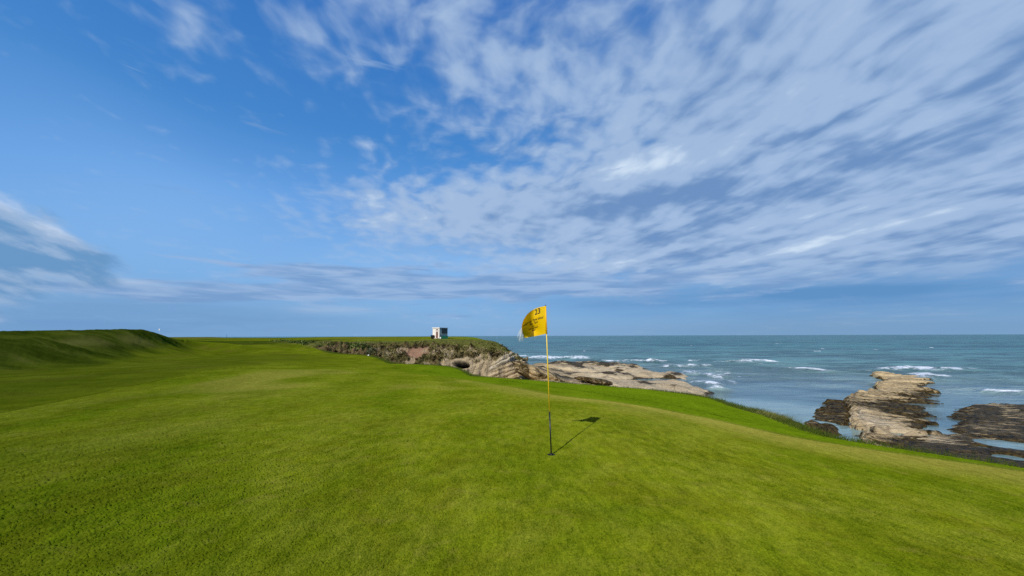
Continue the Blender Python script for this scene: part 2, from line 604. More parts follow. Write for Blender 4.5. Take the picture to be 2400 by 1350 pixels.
near_edge = [at(*p)[:2] for p in EDGE]
lip = [at(*c[2])[:2] * 0.6 + at(*c[1])[:2] * 0.4 for c in COLS[1:]]
LAND = np.array([(20, -50), (13.5, -8), (12.2, 2)] + near_edge + lip
                + [(-8, 106), (-22, 128), (-60, 190), (-140, 360), (-700, 900), (-700, -50)])


def pick(px, py):
    d = ray(px, py)
    ts = np.concatenate([np.arange(1.5, 20, 0.02), np.arange(20, 120, 0.1)]) / d[1]
    P = np.array([0, 0, EYE])[None] + d[None] * ts[:, None]
    zz = land(P[:, 0], P[:, 1])
    i = np.argmax(P[:, 2] < zz)
    return P[i] if P[i, 2] < zz[i] else P[np.argmin(P[:, 2] - zz)]


# ------------------------------------------------------------------ materials
def new_mat(name):
    m = bpy.data.materials.new(name)
    m.use_nodes = True
    m.node_tree.nodes.clear()
    n = NT(m.node_tree)
    out = n.node('ShaderNodeOutputMaterial')
    return m, n, out


def principled(n, out, color, rough=0.8, normal=None, **kw):
    b = n.node('ShaderNodeBsdfPrincipled')
    n.put(b.inputs['Base Color'], color)
    n.put(b.inputs['Roughness'], rough)
    if normal is not None: n.put(b.inputs['Normal'], normal)
    for k, v in kw.items():
        n.put(b.inputs[k.replace('_', ' ')], v)
    n.t.links.new(b.outputs[0], out.inputs[0])
    return b


def plain(name, color, rough=0.6, var=0.15, scale=8.0, **kw):
    m, n, out = new_mat(name)
    p = n.pos()
    f = n.noise(p, scale, 5, 0.6)
    c = n.mix(f, tuple(x * (1 - var) for x in color), tuple(min(1, x * (1 + var)) for x in color))
    principled(n, out, c, rough, **kw)
    return m


def grass_material():
    m, n, out = new_mat("turf")
    p = n.pos()
    x, y, z = n.sep(p)
    fringe = n.attr('fringe'); rough = n.attr('rough'); line = n.attr('line'); dry = n.attr('dry')
    flat = n.vec(x, y, 0.0)
    fair = n.attr('fair')
    g1 = n.noise(n.vmath('MULTIPLY', flat, (0.8, 0.6, 1)), 90.0, 3, 0.8)       # blades
    g2 = n.noise(n.vmath('MULTIPLY', flat, (1.0, 0.55, 1)), 34.0, 4, 0.7)       # tufts
    g3 = n.noise(flat, 2.6, 5, 0.6, 0.5)                                        # patches
    g4 = n.noise(n.vmath('MULTIPLY', flat, (1.0, 0.6, 1)), 0.45, 4, 0.55, 0.6)
    g5 = n.noise(n.vmath('MULTIPLY', flat, (1.0, 0.42, 1)), 8.0, 4, 0.65, 0.3)
    g6 = n.noise(n.vmath('MULTIPLY', flat, (0.5, 0.22, 1)), 1.0, 5, 0.65, 0.4)  # streaks seen from afar
    stripe = n.m('SINE', (x * 0.974 + y * 0.225 + g4 * 0.5) * 2.75)
    gv = ((g1 - 0.5) * 2.0 + (g2 - 0.5) * 1.2 + (g5 - 0.5) * 1.2 + (g6 - 0.5) * 0.5 + stripe * 0.045 + 0.5).clamp()
    c_green = n.mix(gv, (0.034, 0.060, 0.001), (0.200, 0.232, 0.010))
    c_green = n.mix(n.smooth(g3, 0.36, 0.70) * 0.5, c_green, n.mix(gv, (0.064, 0.084, 0.004), (0.265, 0.270, 0.034)))
    c_green = n.mix(n.smooth(g4, 0.42, 0.62) * 0.75, c_green, n.mix(gv, (0.024, 0.050, 0.001), (0.135, 0.185, 0.004)))
    g7 = n.noise(n.vmath('MULTIPLY', flat, (1.0, 0.7, 1)), 1.15, 5, 0.7, 0.8)
    g8 = n.noise(n.vmath('MULTIPLY', flat, (0.7, 1.0, 3)), 3.4, 4, 0.7, 0.6)
    c_green = n.mix(n.smooth(g7, 0.44, 0.64) * 0.55, c_green, n.mix(gv, (0.030, 0.044, 0.001), (0.150, 0.160, 0.006)))
    c_green = n.mix(n.smooth(g8, 0.54, 0.72) * 0.42, c_green, n.mix(gv, (0.090, 0.082, 0.010), (0.250, 0.225, 0.040)))
    c_green = n.mix(dry * 0.8, c_green, n.mix(gv, (0.115, 0.110, 0.012), (0.31, 0.275, 0.055)))
    fv = ((g1 - 0.5) * 0.9 + (g2 - 0.5) * 1.2 + (g5 - 0.5) * 1.3 + (g6 - 0.5) * 0.8 + 0.5).clamp()
    c_fringe = n.mix(fv, (0.030, 0.056, 0.001), (0.138, 0.205, 0.006))
    fw = ((g5 - 0.5) * 0.6 + (g6 - 0.5) * 1.6 + (g2 - 0.5) * 0.5 + 0.48).clamp()
    c_fair = n.mix(fw, (0.040, 0.062, 0.001), (0.155, 0.185, 0.008))
    c_fair = n.mix(n.smooth(g4, 0.5, 0.68) * 0.45, c_fair, (0.120, 0.105, 0.014))
    r1 = n.noise(n.vmath('MULTIPLY', flat, (1.0, 1.0, 1)), 7.0, 6, 0.7)
    r2 = n.noise(n.vmath('MULTIPLY', flat, (0.35, 0.8, 1)), 0.6, 6, 0.68, 0.5)
    rv = ((r1 - 0.5) * 0.9 + (r2 - 0.5) * 1.9 + 0.40).clamp()
    c_rough = n.mix(rv, (0.012, 0.024, 0.001), (0.088, 0.110, 0.010))
    c_rough = n.mix(n.smooth(r2, 0.54, 0.74) * 0.6, c_rough, (0.10, 0.095, 0.022))
    c = n.mix(fair, c_green, c_fair)
    c = n.mix(fringe, c, c_fringe)
    c = n.mix(rough, c, c_rough)
    c = n.mix(dry * fair, c, n.mix(fw, (0.085, 0.09, 0.014), (0.20, 0.175, 0.05)))
    c = n.mix(line * 0.8, c, (0.012, 0.026, 0.001))
    hgt = g1 * 0.6 + g2 * 0.4
    hgt = n.mix(rough, hgt, r1 * 3.0)
    nrm = n.bump(hgt, 0.9, 0.008)
    d = n.node('ShaderNodeBsdfDiffuse')
    n.put(d.inputs['Color'], c)
    d.inputs['Roughness'].default_value = 1.0
    n.put(d.inputs['Normal'], nrm)
    n.t.links.new(d.outputs[0], out.inputs[0])
    return m


def cliff_material():
    """scrub, earth and bedded rock chosen by vertex attributes"""
    m, n, out = new_mat("headland_face")
    p = n.pos()
    x, y, z = n.sep(p)
    rock = n.attr('rock'); earth = n.attr('earth'); turf = n.attr('turf')
    v1 = n.noise(p, 2.4, 6, 0.68)
    v2 = n.noise(p, 0.55, 4, 0.6)
    vv = ((v1 - 0.5) * 2.2 + (v2 - 0.5) * 1.3 + 0.47).clamp()
    v3 = n.noise(p, 1.1, 5, 0.65, 0.4)
    vd = (n.smooth(v3, 0.40, 0.58) * 0.75 + vv * 0.45 - 0.08).clamp()
    veg = n.mix(vd, (0.010, 0.008, 0.003), (0.235, 0.172, 0.085))
    veg = n.mix(n.smooth(v2, 0.45, 0.62) * 0.5, veg, n.mix(vv, (0.018, 0.03, 0.004), (0.10, 0.135, 0.03)))
    t1 = n.noise(n.vmath('MULTIPLY', p, (0.6, 1.2, 1.5)), 2.2, 6, 0.65)
    tur = n.mix(t1, (0.035, 0.050, 0.006), (0.20, 0.195, 0.055))
    ern = n.noise(p, 1.8, 6, 0.65)
    ear = n.mix(ern, (0.17, 0.085, 0.05), (0.46, 0.285, 0.19))
    # bedding: slab dipping to the left and cracks
    bed = z * 1.0 - x * 0.42 + y * 0.15
    b1 = n.noise(n.vec(x * 0.12, y * 0.12, bed * 2.6), 1.0, 5, 0.7, 0.15)
    b2 = n.noise(n.vec(x * 1.5, y * 0.8, z * 0.20), 1.0, 5, 0.65)
    b3 = n.noise(p, 3.5, 5, 0.7)
    rv = ((b1 - 0.5) * 1.5 + (b2 - 0.5) * 1.2 + (b3 - 0.5) * 0.6 + 0.62).clamp()
    rk = n.mix(rv, (0.040, 0.027, 0.017), (0.66, 0.52, 0.33))
    rk = n.mix(n.smooth(b3, 0.5, 0.7) * 0.35, rk, (0.22, 0.21, 0.19))
    c = n.mix(turf, veg, tur)
    c = n.mix(earth, c, ear)
    c = n.mix(rock, c, rk)
    c = n.mix(n.attr('slab') * 0.85, c, n.mix(b3, (0.42, 0.36, 0.26), (0.70, 0.62, 0.47)))
    c = n.mix(n.attr('stain') * 0.8, c, (0.05, 0.043, 0.034))
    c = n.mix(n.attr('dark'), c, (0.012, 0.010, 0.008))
    hgt = v1 * 1.6 + b1 * 1.0 + b3 * 0.5
    nrm = n.bump(hgt, 1.0, 0.35)
    d = n.node('ShaderNodeBsdfDiffuse')
    n.put(d.inputs['Color'], c)
    d.inputs['Roughness'].default_value = 0.8
    n.put(d.inputs['Normal'], nrm)
    n.t.links.new(d.outputs[0], out.inputs[0])
    return m


def reef_material():
    m, n, out = new_mat("shore_rock")
    p = n.pos()
    x, y, z = n.sep(p)
    weed = n.attr('weed'); pale = n.attr('pale')
    bed = y * 0.95 + x * 0.28
    far = n.smooth(y, 45.0, 75.0)
    bn = n.noise(n.vec(x * 0.22, bed * 1.5, z * 3), 1.0, 6, 0.74, 0.3)
    bf = n.noise(n.vec(x * 0.14, bed * 0.30, z * 1.2), 1.0, 6, 0.7, 0.35)
    b1 = n.mix(far, bn, bf)
    b2 = n.noise(p, 3.0, 6, 0.7)
    b3 = n.voronoi(n.vec(x * 0.45, y * 0.45, z), 1.0, 'DISTANCE_TO_EDGE')
    rv = ((b1 - 0.5) * 2.7 + (b2 - 0.5) * 1.0 + 0.60).clamp()
    rk = n.mix(rv, (0.12, 0.078, 0.038), (0.68, 0.505, 0.265))
    rk = n.mix(n.smooth(b2, 0.52, 0.7) * 0.3, rk, (0.30, 0.27, 0.24))
    rk = n.mix(pale, rk, n.mix(rv, (0.36, 0.27, 0.16), (0.72, 0.565, 0.35)))
    rk = n.mix(n.smooth(b3, 0.0, 0.06, 0.5, 0.0) * (1.0 - far), rk, (0.05, 0.04, 0.03))
    wnn = n.noise(n.vec(x * 0.55, bed * 2.6, 0.0), 1.0, 6, 0.74, 0.25)
    wnf = n.noise(n.vec(x * 0.20, bed * 0.34, 4.0), 1.0, 6, 0.68, 0.4)
    wn = n.mix(far, wnn, wnf)
    w = n.smooth((wn - 0.5) * 1.7 + weed, 0.38, 0.56)
    wc = n.mix(n.smooth(b2, 0.35, 0.7), (0.010, 0.007, 0.002), (0.130, 0.085, 0.024))
    c = n.mix(w, rk, wc)
    nrm = n.bump(b1 * 1.2 + b2 * 0.5, 1.0, 0.30)
    rg = n.mix(w, (0.9, 0.9, 0.9), (0.55, 0.55, 0.55))
    principled(n, out, c, rg, nrm, Specular_IOR_Level=0.12)
    return m


def sea_material():
    m, n, out = new_mat("sea_water")
    p = n.pos()
    x, y, z = n.sep(p)
    foam = n.attr('foam'); shal = n.attr('shallow'); calm = n.attr('calm')
    w1 = n.noise(n.vec(x * 0.35, y * 0.8, 0.0), 1.0, 4, 0.6, 0.4)
    w2 = n.noise(n.vec(x * 1.3, y * 2.2, 3.0), 1.0, 4, 0.6, 0.2)
    w3 = n.noise(n.vec(x * 0.010, y * 0.030, 5.0), 1.0, 5, 0.6, 0.4)
    w4 = n.noise(n.vec(x * 0.06, y * 0.15, 9.0), 1.0, 5, 0.65, 0.5)
    w5 = n.noise(n.vec(x * 0.0025, y * 0.006, 2.0), 1.0, 4, 0.6, 0.4)
    swell = n.smooth(w4 * 0.55 + w3 * 0.33 + w5 * 0.12, 0.42, 0.58)
    deep = n.mix(swell, (0.003, 0.050, 0.053), (0.058, 0.228, 0.212))
    c = n.mix(shal * 0.75, deep, n.mix(swell, (0.15, 0.235, 0.220), (0.36, 0.450, 0.400)))
    fn = n.noise(n.vec(x * 0.9, y * 0.7, z), 1.0, 6, 0.72, 0.3)
    fmask = n.smooth(foam + (fn - 0.5) * 1.5, 0.32, 0.85)
    c = n.mix(fmask, c, (0.86, 0.88, 0.88))
    rg = n.mix(fmask, n.mix(calm, (0.25, 0.25, 0.25), (0.10, 0.10, 0.10)), (0.9, 0.9, 0.9))
    hgt = (w1 * 0.42 + w2 * 0.14) * (1.0 - calm * 0.75) + (w4 * 2.4 + w3 * 5.0 + w5 * 9.0) * (1.0 - calm)
    nrm = n.bump(hgt, 0.8, 1.0)
    b = principled(n, out, c, rg, nrm, IOR=1.33)
    n.put(b.inputs['Specular IOR Level'], 0.15 + calm * 0.20)
    return m


def water_pool_material():
    m, n, out = new_mat("pool_water")
    p = n.pos()
    f = n.noise(p, 1.5, 4, 0.6)
    nrm = n.bump(f, 0.15, 0.05)
    principled(n, out, (0.02, 0.035, 0.04), 0.06, nrm, IOR=1.33)
    return m


M_TURF = grass_material()
M_CLIFF = cliff_material()
M_REEF = reef_material()
M_SEA = sea_material()

# ------------------------------------------------------------------ ground sheet
green_line = [pick(*p)[:2] for p in [(-300, 1035), (0, 970), (150, 939), (300, 906), (420, 882), (500, 868)]] + \
             [pick(*p)[:2] for p in [(600, 858), (740, 857), (900, 868), (1000, 879), (1160, 899), (1300, 929), (1450, 943), (1600, 967), (1760, 1003), (1900, 1034), (2150, 1068), (2400, 1106), (2700, 1160)]]
green_line = chaikin(green_line, 2)
outer_line = chaikin([pick(*p)[:2] for p in [(900, 862), (1000, 868), (1160, 888), (1285, 904), (1410, 924), (1500, 937), (1600, 952), (1760, 992), (1860, 1009), (2000, 1036), (2150, 1059), (2400, 1096), (2700, 1148)]], 2)
green_poly = np.vstack([green_line, [(9, -4), (-9, -6)]])


def build_ground():
    # azimuth lines: fine ahead of the camera, coarse behind
    th = np.concatenate([np.arange(-180, -64, 4.0), np.arange(-62, 62.01, 0.09), np.arange(66, 180.1, 4.0)])
    th = np.radians(th)
    inv = np.arange(1 / 2.3, 1 / 28.0, -0.5 / (384 * 1.66))
    rr = np.concatenate([[0.02, 0.4, 0.8, 1.2, 1.5, 1.8, 2.0, 2.15], 1 / inv, np.arange(28.5, 125, 0.55), np.geomspace(126, 900, 45)])
    T, RR = np.meshgrid(th, rr)
    x, y = RR * np.sin(T), RR * np.cos(T)
    z = land(x, y)
    sd = np.full(x.shape, -50.0)
    flat = np.ravel
    d = np.empty(x.size)
    xf, yf = flat(x), flat(y)
    for i in range(0, x.size, 100000):
        d[i:i + 100000] = sdist(xf[i:i + 100000], yf[i:i + 100000], LAND)
    sd = d.reshape(x.shape)
    dpos = np.clip(sd, 0, None)
    z = z - 0.8 * dpos ** 1.5 - 2.5 * np.clip(dpos - 1.0, 0, None)
    z = z - 0.10 * np.exp(-(np.minimum(sd, 0) / 0.8) ** 2)
    # zones
    gd = np.empty(x.size); ld = np.empty(x.size); od = np.empty(x.size)
    for i in range(0, x.size, 100000):
        s_ = slice(i, i + 100000)
        gd[s_] = sdist(xf[s_], yf[s_], green_poly)
        ld[s_] = seg_dist(xf[s_], yf[s_], green_line)
        od[s_] = seg_dist(xf[s_], yf[s_], outer_line)
    gd, ld, od = [q.reshape(x.shape) for q in (gd, ld, od)]
    wob = fbm(x * 0.5, y * 0.5, 2.0, 3) * 0.15
    fair = sstep(gd + wob, -0.05, 0.30 + RR * 0.01)
    # brighter collar between the green and the brow, only on the sea side and round the back
    fringe = fair * sstep(x + y * 0.25, -6.0, 4.0) * sstep(sd, -14.0, -5.0)
    wl = 0.035 + RR * 0.0018
    line = np.exp(-((gd + wob * 0.3 - 0.1) / (wl * 1.0)) ** 2) * 0.6 + np.exp(-((od + wob * 0.3) / (wl * 1.3)) ** 2) * 0.9
    line *= (0.55 + 0.45 * sstep(fbm(x * 0.8, y * 0.8, 8.0, 3), -0.3, 0.4)) * sstep(-sd, 0.1, 0.4)
    # rough: the mound, its surroundings and the headland top
    mound = [at(*p)[:2] for p in [(-400, 866, 20), (0, 860, 22.5), (120, 856, 24), (250, 846, 28.5), (350, 834, 36), (430, 818, 48), (475, 806, 66)]] + [(-30, 90), (-60, 90), (-90, 40), (-80, 10)]
    md = np.empty(x.size)
    for i in range(0, x.size, 100000):
        md[i:i + 100000] = sdist(xf[i:i + 100000], yf[i:i + 100000], np.array(mound))
    md = md.reshape(x.shape)
    rough = sstep(-md + fbm(x * 0.25, y * 0.25, 5.0, 4) * 2.0, -1.0, 2.5)
    rough = np.maximum(rough, 0.50 * sstep(x + 0.28 * y + fbm(x * 0.12, y * 0.12, 3.0, 3) * 3, -4.5, -13) * fair * sstep(RR, 70, 40) )
    head = sstep(y, 68, 78) * sstep(x, -52, -36)
    top = sstep(fbm(x * 0.04, y * 0.20, 1.0, 4), -0.05, 0.35)
    top2 = sstep(fbm(x * 0.05, y * 0.28, 31.0, 3), 0.0, 0.4)
    rough = np.maximum(rough, head * (0.05 + 0.5 * top))
    rough = np.maximum(rough, sstep(RR, 110, 170) * (0.3 + 0.5 * top))
    dry = sstep(fbm(x * 0.22 + 3, y * 0.10, 4.0, 3), 0.05, 0.5) * (1 - fair) * 0.65 * sstep(RR, 6, 12)
    bench = [at(*p)[:2] for p in [(-200, 810, 29), (0, 811, 30), (150, 806, 33.5), (280, 800, 39), (340, 790, 43)]]
    dry = np.maximum(dry, 0.55 * np.exp(-(seg_dist(x, y, bench) / 1.3) ** 2) * sstep(fbm(x * 0.3, y * 0.3, 2.0, 3), -0.5, 0.3))
    dry = np.maximum(dry, 0.9 * sstep(gd, -2.6, -0.6) * (1 - fair) * sstep(x, -6, 3) * sstep(RR, 6, 9))
    dry = np.maximum(dry, 0.75 * head * top2)
    dry = np.maximum(dry, 0.8 * sstep(RR, 150, 200) * sstep(fbm(x * 0.02, y * 0.05, 9.0, 2), -0.1, 0.2))
    # turf relief: coarse undulation, tufts, and blade grain at mesh scale
    rng = np.random.default_rng(3)
    z += fbm(x * 0.35, y * 0.35, 0.0, 3) * 0.02 * (1 - rough) * sstep(RR, 1.0, 4.0)
    z += rough * (fbm(x * 0.6, y * 0.6, 3.0, 3) * 0.045 + fbm(x * 2.5, y * 2.5, 6.0, 2) * 0.035)
    z += fbm(x * 9, y * 5, 1.0, 2) * 0.003
    grain = np.clip(0.0009 * RR, 0.0016, 0.0045) * (1 + rough * 3 * sstep(RR, 30, 8) + fringe * 0.8) * (1 - 0.75 * sstep(RR, 7, 18))
    z += rng.normal(0, 1, x.shape) * grain * sstep(np.abs(T), R(63), R(60))
    z -= 0.03 * line * sstep(RR, 3, 6)
    # the cup: lower the turf sheet inside the hole
    hx, hy = HOLE[0], HOLE[1]
    dh = np.hypot(x - hx, y - hy)
    co = np.stack([x, y, z], -1).reshape(-1, 3)
    f = grid_faces(*x.shape)
    keep = (sd.ravel()[f].min(1) < 3.2) & (dh.ravel()[f].min(1) > 0.066)
    f = f[keep]
    co, f, at_ = compact(co, f, dict(fringe=fringe, fair=fair, rough=rough, line=np.clip(line, 0, 1), dry=dry))
    o = mesh_np('ground', co, f[:, ::-1], M_TURF, attrs=at_)
    tag(o, 'mown golf green and fairway running to the brow above the shore', 'ground', kind='structure')
    return o


HOLE = pick(1292, 1066)
HOLE[2] = land(np.array([HOLE[0]]), np.array([HOLE[1]]))[0]
ground = build_ground()


# ------------------------------------------------------------------ headland face
def catmull(P, q):
    """P (n, ...) values at 0..n-1, q array of parameters"""
    n = len(P)
    i = np.clip(np.floor(q).astype(int), 0, n - 2)
    t = (q - i).reshape(-1, *([1] * (P.ndim - 1)))
    p0, p1, p2, p3 = P[np.clip(i - 1, 0, n - 1)], P[i], P[i + 1], P[np.clip(i + 2, 0, n - 1)]
    return 0.5 * (2 * p1 + (p2 - p0) * t + (2 * p0 - 5 * p1 + 4 * p2 - p3) * t ** 2 + (3 * p1 - p0 - 3 * p2 + p3) * t ** 3)


def build_headland():
    P = np.array([[at(*q) for q in c] for c in COLS])       # (cols, rows, 3)
    ns, nt = 620, 190
    A = catmull(P, np.linspace(0, len(COLS) - 1, ns))        # (ns, rows, 3)
    B = catmull(np.swapaxes(A, 0, 1), np.linspace(0, P.shape[1] - 1, nt))   # (nt, ns, 3)
    tt = np.linspace(0, P.shape[1] - 1, nt)[:, None] + np.zeros((1, ns))
    du = np.gradient(B, axis=1); dv = np.gradient(B, axis=0)
    N = np.cross(dv, du)
    N /= np.linalg.norm(N, axis=-1)[..., None] + 1e-9
    if N[nt // 2, ns // 2, 1] > 0: N = -N
    X_, Y_, Z_ = B[..., 0], B[..., 1], B[..., 2]
    px = 1200 + 900 * X_ / Y_
    # zone masks
    n1 = fbm(X_ * 0.5, Y_ * 0.5, Z_ * 0.5, 4)
    rock = sstep(tt + n1 * 0.55 + sstep(px, 1090, 1180) * 0.20 + sstep(px, 1185, 1225) * 0.7, 3.70, 3.95) * sstep(px + n1 * 25, 1030, 1075)
    rock = np.maximum(rock, 0.8 * sstep(fbm(X_ * 0.5, Y_ * 0.5, Z_ * 0.6 + 7, 4), 0.08, 0.28) * sstep(tt, 2.6, 3.1) * sstep(px, 875, 900))
    # inclined slab at the nose
    earth = np.exp(-(((px - 978) / (34 - 12 * (tt - 2.9))) ** 2 + ((tt - 3.2) / 0.68) ** 2) ** 1.5) * 1.5 - 0.1
    earth = np.clip(earth + n1 * 0.5 * (earth > 0.03), 0, 1)
    earth = np.maximum(earth, 0.7 * sstep(n1, 0.1, 0.4) * sstep(px, 1130, 1165) * sstep(tt, 3.1, 3.4) * (1 - sstep(tt, 3.7, 3.9)))
    turf = sstep(2.25 + n1 * 0.35 + sstep(px, 1000, 1090) * 0.75, tt - 0.15, tt + 0.25)
    PY = 787 + 900 * (EYE - Z_) / Y_
    sx, sy = 70.0, -33.0
    sl = math.hypot(sx, sy)
    along = ((px - 1145) * sx + (PY - 866) * sy) / sl
    acr = ((px - 1145) * -sy + (PY - 866) * sx) / sl + n1 * 2.0
    slab = np.exp(-(acr / 3.2) ** 4) * sstep(along, -2, 8) * sstep(along, 80, 66)
    slab2 = np.exp(-((acr + 8) / 1.8) ** 4) * sstep(along, 10, 20) * sstep(along, 74, 60)
    slab = np.maximum(slab, slab2 * 0.8)
    rock = np.maximum(rock, slab)
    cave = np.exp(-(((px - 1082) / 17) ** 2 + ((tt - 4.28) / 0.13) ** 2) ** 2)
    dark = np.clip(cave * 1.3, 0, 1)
    # dark band for the shade below the turf lip
    # displacement
    lump = np.abs(fbm(X_ * 0.75, Y_ * 0.75, Z_ * 0.75, 3)) * 1.5 - 0.35
    bed = Z_ - 0.42 * X_ + 0.15 * Y_
    q = bed * 1.3 + fbm(X_ * 0.2, Y_ * 0.2, Z_ * 0.2, 2) * 0.6
    ledge = (np.abs((q % 1.0) - 0.5) * 2) ** 0.7
    jointx = X_ * 0.55 + fbm(X_ * 0.3, 0 * X_, Z_ * 0.15 + 3, 2) * 0.9
    joint = (np.abs((jointx % 1.0) - 0.5) * 2) ** 0.5
    rdisp = ledge * 0.45 * sstep(px, 1120, 1180) + joint * 0.35 * (1 - 0.7 * sstep(px, 1150, 1200)) + fbm(X_ * 0.8, Y_ * 0.8, Z_ * 0.8 + 3, 4) * 0.35
    disp = (1 - rock) * lump * 0.95 * (1 - turf * 0.75) * (1 - earth) + rock * (rdisp - 0.3)
    disp -= earth * 0.55
    disp += slab * 0.5
    lip_shade = np.exp(-((tt - 2.42 - 0.12 * n1) / 0.13) ** 2) * sstep(px, 865, 900) * (1 - sstep(px, 1060, 1130)) * sstep(n1, -0.5, 0.0)  # shadow under the turf lip, put into the colour as a dark band
    dark = np.maximum(dark, 0.8 * lip_shade)
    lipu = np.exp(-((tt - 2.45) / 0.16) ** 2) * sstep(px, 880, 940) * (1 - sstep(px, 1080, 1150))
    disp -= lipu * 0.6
    disp += np.exp(-((tt - 2.12) / 0.16) ** 2) * 0.25 * sstep(px, 850, 900) * (1 - sstep(px, 1080, 1150))
    disp -= cave * 3.0
    edge = sstep(tt, 0.0, 0.6)
    B = B + N * (disp * sstep(tt, 0.5, 1.6))[..., None]
    B[..., 2] += fbm(X_ * 1.2, Y_ * 1.2, 2.0, 3) * 0.10 * edge
    B[..., 2] += 0.06 - 0.25 * (1 - edge)
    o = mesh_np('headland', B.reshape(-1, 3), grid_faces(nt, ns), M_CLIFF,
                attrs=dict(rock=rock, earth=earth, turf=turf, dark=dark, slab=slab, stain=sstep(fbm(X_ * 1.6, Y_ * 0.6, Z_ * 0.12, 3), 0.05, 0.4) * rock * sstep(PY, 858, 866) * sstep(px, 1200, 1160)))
    tag(o, 'scrub covered headland with bare earth scar and pale bedded rock nose', 'headland', kind='structure')


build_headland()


# ------------------------------------------------------------------ rock shelf below the headland
def build_shelf():
    zs = SEA + 0.35
    poly = [plane(px, py, zs)[:2] for px, py in [
        (1150, 885), (1215, 866), (1225, 858), (1258, 853.5), (1300, 849.5), (1400, 848.5), (1470, 853), (1528, 861), (1490, 864.5), (1540, 869), (1590, 873), (1628, 881),
        (1615, 887), (1540, 884.5), (1490, 887), (1500, 894.5), (1560, 894), (1625, 897), (1665, 912), (1678, 923), (1650, 940), (1600, 970), (1400, 980), (1250, 950), (1100, 920)]]
    poly = np.array(poly)
    gx = np.arange(-14, 40, 0.22); gy = np.arange(36, 132, 0.3)
    x, y = np.meshgrid(gx, gy)
    wob = fbm(x * 0.35, y * 0.12, 1.0, 4)
    d = -sdist(x, y, poly) + wob * 1.3
    bed = y * 0.33 + x * 0.05 + fbm(x * 0.15, y * 0.1, 2.0, 3) * 0.8
    terr = (bed * 0.6 % 1.0) ** 0.6
    h = np.where(d > 0, np.clip(d * 0.16, 0, 0.42), np.clip(d * 0.45, -2.0, 0)) + terr * 0.45 * sstep(d, 0, 2) + fbm(x * 0.25, y * 0.14, 4.0, 4) * 0.50 * sstep(d, -2, 2)
    c2 = plane(1560, 889.5, zs)
    h -= 0.8 * np.exp(-(((x - c2[0]) / 7.0) ** 2 + ((y - c2[1]) / 2.6) ** 2) ** 2)
    toland = sstep(x, 16, -4)
    h += toland * 0.9 * sstep(d, 0, 6)
    # pool
    c = plane(1365, 874, zs)
    h -= 1.3 * np.exp(-(((x - c[0]) / 2.6) ** 2 + ((y - c[1]) / 3.2) ** 2))
    far = sstep(y, 92, 100)
    weed = 0.56 - 0.42 * sstep(h, 0.05, 0.42) + far * 0.32 + 0.42 * sstep(fbm(x * 0.16, y * 0.10, 7.0, 4), -0.15, 0.5)
    pale = 0.7 * sstep(x, 6, 16) * (1 - far)
    z = SEA + h
    f = grid_faces(*x.shape)
    keep = h.ravel()[f].max(1) > -1.2
    co, f, a = compact(np.stack([x, y, z], -1).reshape(-1, 3), f[keep], dict(weed=weed, pale=pale))
    o = mesh_np('rock_shelf', co, f, M_REEF, attrs=a)
    tag(o, 'flat tan rock shelf spreading into the sea from the headland foot', 'rock shelf', kind='structure')


build_shelf()


# ------------------------------------------------------------------ long reef and weed flat to the right
def interp_edge(pts, y):
    pts = np.array(sorted(pts, key=lambda p: p[1]))
    return np.interp(y, pts[:, 1], pts[:, 0])


